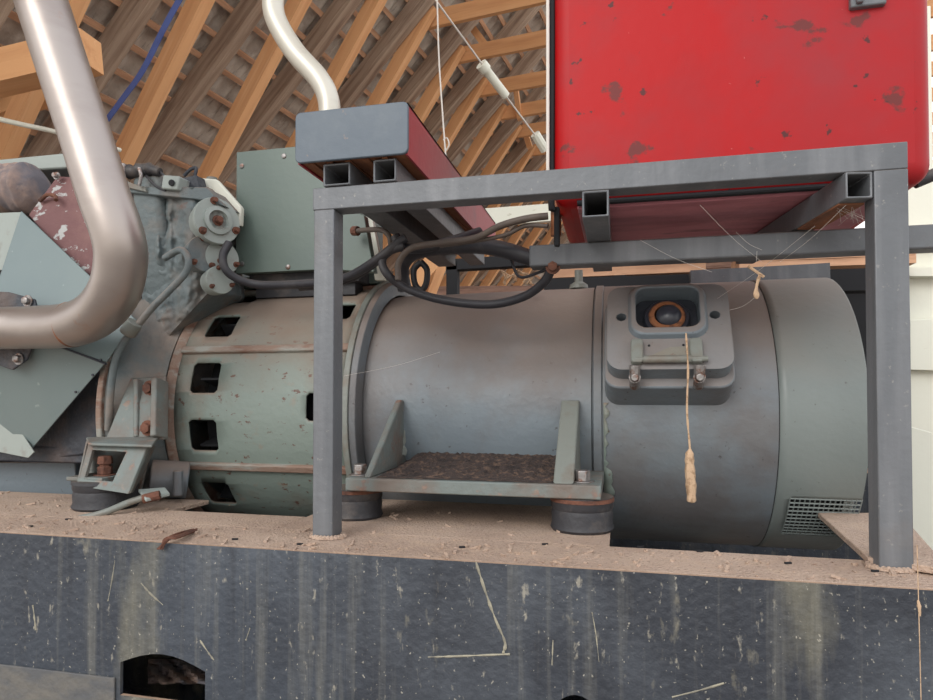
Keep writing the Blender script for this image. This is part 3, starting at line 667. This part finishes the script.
# dried bits and webs over the generator
mb=MB(); mb.tube([at(748,266,Y=1.40),at(764,277,Y=1.40)],.003,6); mb.tube(cr([at(760,274,Y=1.40),at(757,284,Y=1.40),at(756,292,Y=1.40),at(757,299,Y=1.40)],4),[.002,.003,.004,.003,.003,.003,.003,.004,.005,.006,.006,.005,.002],6)
tag(mb.build('caught_straw',M_web),'straw bit and seed caught in cobweb above the generator','straw')
mb=MB()
for a,b in (((700,205,1.25),(762,262,1.40)),((815,226,1.30),(715,300,1.62)),((846,205,1.24),(780,262,1.42)),((736,232,1.41),(762,250,1.415)),((757,251,1.41),(756,262,1.41)),((640,240,1.41),(712,272,1.415)),((344,376,1.27),(440,352,1.60)),((730,310,1.5),(757,296,1.41))):
    p0=at(a[0],a[1],Y=a[2]); p1=at(b[0],b[1],Y=b[2]); m=(p0+p1)/2+Vector((0,0,-.006)); mb.tube(cr([p0,m,p1],5),.00035,4)
tag(mb.build('cobweb',M_thread),'long cobweb strands strung between frame, rear beam and generator','cobweb')
mb=MB()
for k in range(16):
    a=at(random.uniform(830,868),random.uniform(204,212),Y=1.26); b=at(random.uniform(836,868),random.uniform(212,226),Y=random.uniform(1.3,1.40)); mb.tube([a,b],.0003,4)
tag(mb.build('cobweb',M_thread),'small tangled cobweb under the square tube end by the right post','cobweb')

# rubber mounts
def mount(name,c,r,h,lab,m=M_rub):
    t=thing(name,lab,'mount',(c[0],c[1],ZB))
    mb=MB(); mb.lathe((c[0],c[1],ZB),(0,0,1),[(0,0),(0,r*.96),(.006,r*1.02),(.018,r*.97),(h*.5,r*.99),(h*.62,r*.96),(h*.7,r*1.0),(h,r),(h,0)],40); mb.build('rubber_block',m,t)
    mb=MB(); mb.lathe((c[0],c[1],ZB+h-.010),(0,0,1),[(0,r*1.01),(0,r*1.03),(.008,r*1.02),(.010,r*.9)],40); mb.build('cup_rim',M_rust if r<.07 else M_rub,t)
mount('rubber_mount',(at(582,520,Y=1.45).x,1.45),.068,.074,'black round rubber mount with chipped rim under the right end of the foot plate')
mount('rubber_mount',(at(356,510,Y=1.47).x,1.47),.064,.072,'black rubber mount behind the left frame post')
mount('rubber_mount',(at(106,500,Y=1.44).x,1.44),.078,.075,'smooth black rubber mount under the engine bracket at the left')

# ================================================================ ENGINE
t=thing('engine','weathered blue grey diesel engine at the left joined to the generator drum','engine',(-1.8,2.0,-.45))
mb=MB(); mb.lathe(C0,AX,[(XD-.02,.405),(XD-.06,.42),(XD-.10,.455),(XD-.135,.48),(XD-.15,.48),(XD-.15,.0)],96); mb.build('flywheel_housing',M_eng,t,sharp=50)
mb=MB(); mb.lathe(C0,AX,[(XD-.150,.44),(XD-.150,.492),(XD-.168,.492),(XD-.168,.44)],96); mb.build('housing_rim',M_rustband,t,.003)
# rear end of the block, tall cast plate rising above the drum
yz=[(1.72,.10),(1.66,.28),(1.62,.42),(1.60,.56),(1.60,.64),(1.74,.66),(1.95,.645),(2.25,.62),(2.4,.5),(2.42,.0),(2.2,-.1),(1.9,-.1)]
xb=XD-.03
mb=MB(); mb.prism([(xb-.11,y,z) for y,z in yz],(.10,0,0)); rp=mb.build('rear_plate',M_eng,t,.02,seg=4)
mb=MB(); mb.box(xb-1.9,xb-.15,1.70,2.4,-.2,.56); mb.box(xb-1.9,xb-.13,1.82,2.42,.56,.62); mb.build('block',M_engd,t,.02)
mb=MB(); mb.box(xb-1.9,xb-.15,1.75,2.3,-.4,-.2); mb.build('sump',M_engd,t,.03)
# ribs of the casting facing the viewer
def bulge(name,pts,r,m,n=14): 
    mb=MB(); mb.tube(cr(pts,6),r,n); return mb.build(name,m,t)
mb=MB(); vs=[];fs=[]; NU,NV=60,80
def ga(x,c,w): return math.exp(-((x-c)/w)**2)
def lerp(pts,y):
    for (a,xa),(b,xb) in zip(pts,pts[1:]):
        if y<=b: return xa+(xb-xa)*(y-a)/(b-a)
    return pts[-1][1]
for j in range(NV+1):
    y=187+160*j/NV
    xl=lerp([(187,134),(250,140),(300,142),(347,122)],y); xr=lerp([(187,208),(240,208),(290,214),(347,160)],y)
    for i in range(NU+1):
        x=xl+(xr-xl)*i/NU; h=0; k=1/(1+math.exp((y-262+(x-150)*-.5)/5))
        h+=k*(.020+.016*ga(x,147,4)+.018*ga(x,158,3.5)+.016*ga(x,170,4))
        h+=.045*ga(x,191,13)*(1/(1+math.exp((y-275)/14)))+.03*ga(x,184,16)*ga(y,300,30)
        h+=.016*noise.noise(Vector((x*.06,y*.06,2)))+.007*noise.noise(Vector((x*.2,y*.2,5)))
        h*=min(1,i/3,(NU-i)/3)*.9+.1
        vs.append(at(x,y,Y=1.655-h))
n0=len(vs); vs+=[v+Vector((0,.16,0)) for v in vs]
W_=NU+1
for j in range(NV):
    for i in range(NU):
        a=j*W_+i; fs.append((a,a+1,a+W_+1,a+W_)); fs.append((n0+a,n0+a+W_,n0+a+W_+1,n0+a+1))
bd=[i for i in range(W_)]+[j*W_+NU for j in range(1,NV+1)]+[NV*W_+i for i in range(NU-1,-1,-1)]+[j*W_ for j in range(NV-1,0,-1)]
for a,b in zip(bd,bd[1:]+bd[:1]): fs.append((a,b,b+n0,a+n0))
mb.add(vs,fs).build('side_casting',M_eng,t,sharp=70)
mb=MB(); mb.prism([at(126,186,Y=1.59),at(206,187,Y=1.59),at(224,206,Y=1.61),at(203,200,Y=1.59),at(130,193,Y=1.59)],(0,.12,0)); mb.build('top_flange',M_eng,t,.004)
# oil line running down the casting
bulge('oil_line',[at(165,258,Y=1.57),at(180,250,Y=1.55),at(188,258,Y=1.54),at(186,272,Y=1.54),at(170,290,Y=1.53),at(152,308,Y=1.52),at(138,325,Y=1.51),at(122,345,Y=1.50),at(113,372,Y=1.5),at(108,430,Y=1.52)],.0095,M_eng)
mb=MB(); mb.tube([at(135,322,Y=1.50),at(127,334,Y=1.50)],.022,12); mb.build('line_clamp',M_genb,t,.003)
# round covers at the rear face
axd=Vector((.84,-.54,.05)).normalized()
def cover(x,y,Y,r,part,m,hub=True,axd=axd):
    c=at(x,y,Y=Y); mb=MB(); mb.lathe(c-axd*.05,axd,[(0,r*.9),(.04,r),(.05,r),(.054,r*.97),(.054,0)],32); o=mb.build(part,m,t)
    if hub:
        mb=MB(); mb.lathe(c,axd,[(0,r*.62),(.012,r*.6),(.014,r*.42),(.004,r*.38),(.004,0)],24); mb.build('raised_ring',m,o)
        mb=MB(); mb.hexbolt(c+axd*.004,axd,r*.15,.016); mb.build('centre_bolt',M_rust,o)
    for k in range(3):
        a=R(k*120+80); u=axd.cross(Vector((0,0,1))).normalized(); w=u.cross(axd)
        mb=MB(); mb.hexbolt(c+(u*math.cos(a)+w*math.sin(a))*r*.84+axd*.004,axd,r*.11,.012); mb.build('cover_bolt',M_rust,o)
    return o
cover(217,221,1.61,.067,'round_cover',M_tealp)
cover(205,254,1.60,.052,'lower_cover',M_eng,False)
cover(222,258,1.64,.05,'side_cover',M_tealp,False)
cover(220,280,1.60,.040,'small_cover',M_tealp,False)
# white bracket on top and small fittings
mb=MB(); mb.prism([at(190,177,Y=1.67),at(216,179,Y=1.67),at(241,207,Y=1.69),at(240,226,Y=1.69),at(196,206,Y=1.67)],(0,.02,0)); mb.build('white_bracket',M_wp,t,.004)
mb=MB(); mb.tube([at(212,178,Y=1.70),at(212,197,Y=1.70)],.016,12); mb.build('sensor',M_genb,t)
mb=MB(); mb.tube(cr([at(121,170,Y=1.6),at(133,172,Y=1.6),at(146,169,Y=1.6),at(160,172,Y=1.6)],4),[.018,.021,.018,.022,.017,.017,.021,.017,.016,.02,.015,.014,.012],14); co=mb.build('cable_connector',M_rub,t)
mb=MB(); mb.tube([at(123,164,Y=1.58),at(123,177,Y=1.58)],.008,10); mb.build('connector_ring',M_bolt,co)
mb=MB(); mb.tube(cr([at(139,168,Y=1.57),at(141,176,Y=1.57),at(139,186,Y=1.57)],3),.005,8); mb.build('connector_clip',M_bolt,co)
mb=MB(); mb.tube(cr([at(146,176,Y=1.59),at(156,186,Y=1.59),at(166,191,Y=1.59)],5),.004,8); mb.tube(cr([at(158,170,Y=1.6),at(166,178,Y=1.6),at(168,186,Y=1.6)],4),.0035,8); mb.build('thin_wire',M_hose,t)
mb=MB(); mb.prism([at(122,180,Y=1.58),at(145,187,Y=1.58),at(146,192,Y=1.58),at(121,186,Y=1.58)],(0,.05,0)); mb.build('flat_bracket',M_genb,t,.002)
mb=MB(); mb.obox(at(176,185,Y=1.60),Vector((1,0,-.15)).normalized(),Vector((0,1,0)),Vector((.15,0,1)).normalized(),.055,.05,.04); mb.build('hinge_block',M_tealp,t,.004)
mb=MB(); mb.lathe(at(172,183,Y=1.573),(0,-1,0),[(0,.0),(0,.009),(.004,.009),(.004,0)],12); mb.build('hinge_pin',M_black,t)
mb=MB(); mb.prism([at(183,178,Y=1.62),at(196,175,Y=1.62),at(201,194,Y=1.62),at(188,196,Y=1.62)],(0,.04,0)); mb.tube(cr([at(184,176,Y=1.63),at(190,170,Y=1.63),at(196,168,Y=1.63),at(195,176,Y=1.63)],4),.005,8); mb.build('lever',M_engd,t,.004)
# rust-stained maroon plate, exhaust wrap and rocker cover
mb=MB(); mb.prism([at(28,215,Y=1.62),at(57,176,Y=1.66),at(75,177,Y=1.66),at(108,200,Y=1.64),at(122,268,Y=1.6),at(86,284,Y=1.58)],(0,.03,0)); mp=mb.build('maroon_plate',M_plate,t,.004)
mb=MB(); mb.tube(cr([at(40,201,Y=1.625),at(47,195,Y=1.62),at(55,196,Y=1.62),at(56,200,Y=1.61)],4),.006,8); mb.build('broken_edge',M_rust,mp)
c=at(57,176,Y=1.64); mb=MB(); mb.hexbolt(c,(0,-1,0),.008,.01); mb.build('plate_bolt',M_bolt,mp)
mb=MB()
NA,NB=90,40; vs=[];fs=[]; a0=at(-50,190,Y=1.72); a1=at(40,190,Y=1.70); dr=(a1-a0).normalized()
for j_ in range(NA+1):
    f=j_/NA; c=a0.lerp(a1,f)
    for k in range(NB):
        th=2*math.pi*k/NB; rr=.082*(1+.10*noise.noise(Vector((f*9+.5*math.sin(th),math.cos(th)*1.4,math.sin(th)*1.4)))+.03*math.sin(f*70+th*1.0)+.02*noise.noise(Vector((f*40,th*3,1))))
        rr*=min(1,(1-f)*9+.25)**.5
        vs.append(c+Vector((0,-math.cos(th)*rr,math.sin(th)*rr)))
for j_ in range(NA):
    for k in range(NB): a=j_*NB+k; b=j_*NB+(k+1)%NB; fs.append((a,b,b+NB,a+NB))
fs.append([NA*NB+k for k in range(NB)])
mb.add(vs,fs)
mb.build('wrapped_manifold',M_wrap,t,sharp=80)
mb=MB(); mb.prism([at(-60,165,Y=1.80),at(62,153,Y=1.80),at(76,160,Y=1.80),at(70,168,Y=1.80),at(-60,176,Y=1.80)],(0,.4,0)); mb.build('rocker_cover',M_tealp,t,.006)
# dark lower side panels
mb=MB(); mb.prism([at(20,455,Y=1.66),at(95,370,Y=1.60),at(118,372,Y=1.60),at(108,452,Y=1.62),at(60,458,Y=1.64)],(0,.05,0)); mb.build('crankcase_side',M_engd,t,.006)
mb=MB(); mb.box(at(-60,455,Y=1.70).x,at(112,455,Y=1.70).x,1.64,1.70,-.215,-.165); mb.build('sump_rail',M_engd,t,.006)
mb=MB(); mb.prism([at(-80,462,Y=1.72),at(75,462,Y=1.72),at(75,540,Y=1.72),at(-80,540,Y=1.72)],(0,.03,0)); mb.build('lower_panel',M_gen,t,.004)
# folded teal guards
def sheetpoly(name,pts,m,parent,ext=(0,.004,0)):
    mb=MB(); mb.prism(pts,ext); return mb.build(name,m,parent,.0012)
gd=thing('belt_guard','folded teal sheet metal guard panels behind and below the silver exhaust','guard',at(50,330,Y=1.52))
sheetpoly('upper_panel',[at(21,211,Y=1.60),at(136,320,Y=1.53),at(106,362,Y=1.49),at(58,346,Y=1.49),at(-40,346,Y=1.49),at(-5,290,Y=1.54)],M_teal,gd)
sheetpoly('lower_panel',[at(-60,345,Y=1.488),at(58,347,Y=1.488),at(104,364,Y=1.488),at(28,453,Y=1.60),at(-60,380,Y=1.60)],M_teal,gd)
sheetpoly('side_panel',[at(-60,215,Y=1.63),at(21,212,Y=1.605),at(2,270,Y=1.60),at(-60,275,Y=1.63)],M_tealp,gd)
sheetpoly('edge_flange',[at(-60,360,Y=1.585),at(0,400,Y=1.58),at(34,452,Y=1.58),at(28,458,Y=1.58),at(-60,440,Y=1.58)],M_tealp,gd)
mb=MB(); mb.tube([at(56,345,Y=1.486),at(106,364,Y=1.486)],.003,6); mb.build('fold_crease',M_engd,gd)
for (x,y,pl) in ((19,359,[(-30,338),(32,345),(26,360),(12,370),(-5,364),(-30,362)]),(28,301,[(-30,290),(8,292),(34,299),(36,308),(-30,312)])):
    mb=MB(); mb.prism([at(a,b,Y=1.475) for a,b in pl],(0,.008,0)); bo=mb.build('bolt_tab',M_engd,gd,.002)
    mb=MB(); mb.hexbolt(at(x,y,Y=1.473),(0,-1,0),.011,.010); mb.build('bolt',M_bolt,bo)
for (x,y,Y) in ((76,392,1.52),(93,375,1.495),(101,360,1.488)):
    mb=MB(); mb.lathe(at(x,y,Y=Y-.004),(0,-1,0),[(0,0),(0,.004),(.004,.003),(.004,0)],8); mb.build('rivet',M_engd,gd)
# engine foot bracket
mb=MB(); mb.prism([at(130,378,Y=1.56),at(165,376,Y=1.56),at(163,440,Y=1.50),at(104,442,Y=1.46)],(0,.012,0)); mb.build('web',M_brk,t,.004); fb=bpy.data.objects['web']; fb.name='foot_bracket'
mb=MB(); mb.bar(at(139,380,Y=1.545),at(139,438,Y=1.495),.014,.03,Vector((0,1,0))); mb.bar(at(160,380,Y=1.545),at(159,438,Y=1.495),.018,.05,Vector((0,1,0))); mb.build('stiffener',M_brk,fb,.004)
for (x,y) in ((150,388),(148,428)):
    mb=MB(); mb.hexbolt(at(x,y,Y=1.535 if y<400 else 1.49),(0,-1,0),.014,.012); mb.build('bracket_bolt',M_rust,fb)
mb=MB(); mb.prism([at(86,440,Y=1.46),at(160,438,Y=1.52),at(152,448,Y=1.40),at(88,446,Y=1.40)],(0,0,.008)); mb.build('shelf',M_brk,fb,.003)
# open box frame
f0=[(86,441),(148,444),(128,494),(76,486)]; f1=[(92,450),(126,452),(112,482),(84,479)]
# front frame face with hole
vs=[at(x,y,Y=1.36+(494-y)*.0012) for x,y in f0]+[at(x,y,Y=1.36+(494-y)*.0012) for x,y in f1]
mb=MB(); k=4
mb.add([v for v in vs]+[v+Vector((0,.012,0)) for v in vs],[f for i in range(4) for f in ((i,(i+1)%4,4+(i+1)%4,4+i),(8+i,12+i,12+(i+1)%4,8+(i+1)%4),(i,8+i,8+(i+1)%4,(i+1)%4),(4+i,4+(i+1)%4,12+(i+1)%4,12+i))])
mb.prism([at(148,444,Y=1.42),at(128,494,Y=1.37),at(136,492,Y=1.50),at(156,446,Y=1.52)],(-.006,0,0))
mb.prism([at(86,441,Y=1.42),at(76,486,Y=1.37),at(84,485,Y=1.50),at(92,443,Y=1.52)],(.006,0,0))
c=at(102,488,Y=1.44); mb.box(c.x-.055,c.x+.055,1.38,1.51,-.225,-.215)
mb.prism([at(88,443,Y=1.52),at(150,446,Y=1.52),at(140,492,Y=1.52),at(84,488,Y=1.52)],(0,.008,0))
mb.build('box_frame',M_brk,fb,.002)
mb=MB(); c=at(105,475,Y=1.43); mb.lathe((c.x,1.43,-.215),(0,0,1),[(0,.014),(.03,.014),(.03,.02),(.05,.018),(.052,0)],6); mb.hexbolt((c.x,1.43,-.215),(0,0,1),.019,.02); mb.build('mount_bolt',M_rust,fb,.002)
# starter housing and small items to the right of the foot
mb=MB(); c=at(160,478,Y=1.60); mb.tube([at(150,478,Y=1.56),at(188,480,Y=1.62)],.052,24); mb.tube([at(178,470,Y=1.54),at(178,496,Y=1.54)],.014,10); o=mb.build('starter_housing',M_gen,None,.004); tag(o,'grey round starter housing low between engine foot and drum','housing')
mb=MB(); mb.prism([at(138,489,Y=1.40),at(165,487,Y=1.46),at(170,493,Y=1.44),at(146,499,Y=1.38)],(0,0,-.008)); tag(mb.build('pale_bracket',M_tealp,None,.002),'small pale steel tab right of the left rubber mount','tab')
mb=MB(); mb.tube(cr([at(150,496,Y=1.40),at(130,502,Y=1.38),at(100,514,Y=1.34),at(60,522,Y=1.32)],6),.0085,12); t2=thing('control_cable','grey flexible cable with rusty end lying on the base at the left','cable',at(60,522,Y=1.32)); mb.build('sleeve',M_genb,t2)
mb=MB(); mb.tube([at(160,495,Y=1.41),at(143,499,Y=1.392)],.012,10); mb.build('rusty_ferrule',M_rust,t2)
mb=MB(); mb.tube(cr([at(62,522,Y=1.32),at(56,518,Y=1.32),at(52,524,Y=1.32)],4),.004,8); mb.build('cable_tip',M_genb,t2)
mb=MB(); mb.tube([at(-50,518,Y=1.36),at(60,520,Y=1.36)],.007,10); tag(mb.build('base_pipe',M_genb),'thin grey pipe lying along the base at the far left edge','pipe')
mb=MB(); mb.prism([at(150,520,Y=1.66),at(180,488,Y=1.66),at(182,494,Y=1.66),at(158,524,Y=1.66)],(0,.01,0)); tag(mb.build('diagonal_strap',M_engd),'dark diagonal strap low between starter housing and drum','strap')
mb=MB(); mb.prism([at(120,484,Y=1.80),at(178,484,Y=1.80),at(186,520,Y=1.80),at(120,540,Y=1.80)],(0,.01,0)); tag(mb.build('under_panel',M_tealp),'pale panel seen low behind the dark diagonal strap','panel')

# ================================================================ CONTROL BOX over the drum
cb=thing('control_box','grey green sheet steel control box above the windowed drum behind the left post','box',at(300,273,Y=1.75))
a=at(238,273,Y=1.75); b=at(355,273,Y=1.75); zt=at(270,151,Y=1.75).z
mb=MB(); mb.box(a.x,b.x,1.75,1.98,a.z,zt); mb.build('body',M_box,cb,.003)
mb=MB(); mb.box(a.x-.003,b.x+.001,1.742,1.748,a.z-.003,zt+.003); mb.build('cover',M_box,cb,.0015)
for (x,y) in ((242,166),(284,156),(242,213),(242,264),(288,267)):
    mb=MB(); mb.lathe(at(x,y,Y=1.742),(0,-1,0),[(0,0),(0,.008),(.003,.007),(.004,.004),(.004,0)],14); mb.build('cover_screw',M_bolt,cb)
mb=MB(); mb.box(a.x+.02,b.x,1.78,1.95,a.z-.035,a.z); mb.box(a.x+.03,b.x-.02,1.80,1.9,ZCN+.35,a.z-.03); mb.build('stand',M_rub,cb,.002)
# sloping side sheet seen between post and hoses
cs=thing('side_sheet','grey sheet steel flap right of the left post below the girder','sheet',at(350,270,Y=1.62))
mb=MB(); mb.prism([at(336,205,Y=1.66),at(364,215,Y=1.66),at(374,272,Y=1.66),at(336,270,Y=1.66)],(0,.03,0)); mb.build('sheet',M_box,cs,.002)
mb=MB(); mb.prism([at(366,213,Y=1.80),at(371,213,Y=1.80),at(384,280,Y=1.80),at(375,280,Y=1.80)],(0,.02,0)); tag(mb.build('white_strip',M_wp),'narrow bright white strip slanting beside the grey sheet flap','strip')
mb=MB(); mb.box(a.x-.06,XF,1.86,2.1,ZCN+.392,ZCN+.43); tag(mb.build('drum_top_plate',M_box,None,.004),'green grey plate lying along the top of the windowed drum','plate')

# ================================================================ PIPES
YP=1.42
ex=thing('exhaust_pipe','thick shiny silver exhaust pipe bending left in front of the engine','pipe',at(100,330,Y=YP))
P=cr([at(17,-70,Y=1.24),at(41,0,Y=1.24),at(64,70,Y=1.25),at(87,140,Y=1.26),at(104,195,Y=1.26),at(118,235,Y=1.27),at(121,262,Y=1.285),at(114,292,Y=1.31),at(96,314,Y=1.35),at(70,325,Y=1.385),at(30,327.5,Y=YP),at(-10,328.5,Y=YP),at(-90,331,Y=YP)],10)
mb=MB(); mb.tube(P,.0575,48,False); mb.build('tube',M_steel,ex,solid=0)
mb=MB(); c0=at(72,324.5,Y=1.383); mb.tube([c0+Vector((.004,0,0)),c0-Vector((.004,0,0))],.0585,48); mb.build('weld_seam',M_frust,ex)
mb=MB(); mb.tube(cr([at(278,-30,Y=2.35),at(273,0,Y=2.35),at(277,22,Y=2.35),at(295,52,Y=2.35),at(318,78,Y=2.35),at(328,98,Y=2.35),at(330,125,Y=2.35),at(331,200,Y=2.35),at(331,285,Y=2.3)],8),.043,32,False)
tag(mb.build('flue_pipe',M_white),'pale white flue pipe with a kinked bend rising behind the girder','pipe')

# ================================================================ HOSES
def hose(name,lab,pts,r,m=M_hose,n=12):
    mb=MB(); mb.tube(cr(pts,8),r,n); return tag(mb.build(name,m),lab,'hose')
hose('rubber_hose','thick black hose looping from the round covers under the control box',px((229,243,1.60),(223,256,1.58),(226,270,1.58),(240,280,1.60),(262,285,1.62),(300,284,1.60),(330,281,1.58),(352,275,1.56),(378,259,1.5),(398,243,1.5),(406,238,1.5)),.0115)
hose('rubber_hose','second black hose running just below the first behind the left post',px((300,288,1.63),(330,285,1.61),(356,277,1.6),(376,263,1.56),(390,252,1.54)),.0085)
hose('rubber_hose','long black hose in a low loop over the generator top',px((404,246,1.5),(388,252,1.5),(382,262,1.5),(388,275,1.5),(404,287,1.52),(430,297,1.52),(462,303,1.52),(495,304,1.52),(525,296,1.5),(544,282,1.46),(552,268,1.44)),.0105)
hose('rubber_hose','thickest black hose arching from behind the beam end down to the generator',px((405,290,1.62),(402,274,1.6),(404,262,1.58),(416,252,1.56),(445,247,1.54),(478,246,1.52),(505,250,1.5),(536,260,1.5)),.019)
hose('rubber_hose','black hose tucked up under the red girder',px((395,236,1.52),(402,247,1.52),(425,248,1.52),(455,240,1.55),(480,232,1.6)),.013)
hose('brown_hose','grey brown hose sweeping from the loop up to the tank corner',px((398,280,1.49),(399,262,1.49),(412,248,1.48),(440,243,1.47),(475,238,1.45),(500,226,1.43),(525,219,1.42),(548,216,1.42)),.008,M_hoseb)
hose('brown_hose','thin brown hose just below the sweeping hose by the tank corner',px((440,246,1.48),(475,241,1.46),(505,235,1.44),(525,226,1.43),(548,226,1.42)),.005,M_hoseb)
hose('brown_hose','short brown hose leaving the grey sheet flap',px((356,231,1.62),(366,230,1.6),(381,230,1.56),(389,236,1.54),(391,246,1.53)),.007,M_hoseb)
mb=MB(); mb.tube([at(353,231,Y=1.625),at(358,231,Y=1.62)],.013,10); tag(mb.build('hose_union',M_rust),'small rusty union on the grey sheet flap','fitting')
hose('thin_black_wire','thin black wire running from the hose end past the straw',px((552,266,1.44),(540,272,1.46),(520,277,1.5),(512,262,1.52),(508,245,1.54)),.0035)
mb=MB(); mb.tube(cr([at(421,262,Y=1.95),at(427,270,Y=1.95),at(426,284,Y=1.95),at(421,290,Y=1.95),at(415,284,Y=1.95),at(414,270,Y=1.95),at(421,262,Y=1.95)],6),.010,12)
tag(mb.build('lifting_eye',M_rub),'black lifting ring standing on the generator top','ring')
mb=MB(); c=at(552,265,Y=1.44); mb.tube([at(552,250,Y=1.50),at(552,268,Y=1.44)],.013,12); mb.hexbolt(at(553,267,Y=1.43),(0,-1,0),.011,.01); tag(mb.build('hose_coupling',M_rust),'rusty hose coupling under the left end of the rear beam','fitting')
mb=MB(); mb.tube([at(556,236,Y=1.46),at(556,200,Y=1.46)],.012,12); tag(mb.build('copper_stub',M_copper),'short brownish pipe stub beside the tank lower left corner','pipe')
mb=MB()
for k in range(14):
    c=at(random.uniform(503,530),random.uniform(272,282),Y=1.75); d=Vector((random.uniform(-1,1),random.uniform(-.3,.3),random.uniform(-1,1))).normalized(); mb.tube([c-d*.012,c+d*.012],.003,6)
tag(mb.build('straw_tuft',M_web),'small tuft of straw and fluff on the generator top near the hose loop','straw')

# ================================================================ LIGHT
sc=bpy.context.scene
w=bpy.data.worlds.new('World'); sc.world=w; w.use_nodes=True
nt=w.node_tree; bg=nt.nodes['Background']
tc=nt.nodes.new('ShaderNodeTexCoord'); sp=nt.nodes.new('ShaderNodeSeparateXYZ'); rp_=nt.nodes.new('ShaderNodeValToRGB')
nt.links.new(tc.outputs['Generated'],sp.inputs[0]); nt.links.new(sp.outputs[2],rp_.inputs[0]); nt.links.new(rp_.outputs[0],bg.inputs[0])
rp_.color_ramp.elements[0].position=0; rp_.color_ramp.elements[0].color=(.66,.61,.55,1)
rp_.color_ramp.elements[1].position=.03; rp_.color_ramp.elements[1].color=(1,.985,.96,1)
e=rp_.color_ramp.elements.new(1); e.color=(.84,.90,1,1)
bg.inputs[1].default_value=1.5
su=bpy.data.lights.new('sun','SUN'); su.energy=1.3; su.angle=R(30); su.color=(1,.96,.9)
so=bpy.data.objects.new('sun',su); col.objects.link(so); so.location=(0,-5,6); so.rotation_euler=Vector((.35,1,-.62)).to_track_quat('-Z','Y').to_euler()
# ================================================================ CAMERA
cam=bpy.data.cameras.new('camera'); cam.sensor_width=36; cam.lens=36*FPX/933; cam.shift_y=(CYP-350)/933; cam.clip_start=.02; cam.clip_end=200
co=bpy.data.objects.new('camera',cam); col.objects.link(co); co.location=(0,0,H)
co.rotation_euler=Matrix((RT,UP,-FW)).transposed().to_euler()
sc.camera=co
sc.view_settings.view_transform='Standard'; sc.view_settings.look='None'; sc.view_settings.exposure=0.1; sc.view_settings.gamma=1; sc.view_settings.use_curve_mapping=False
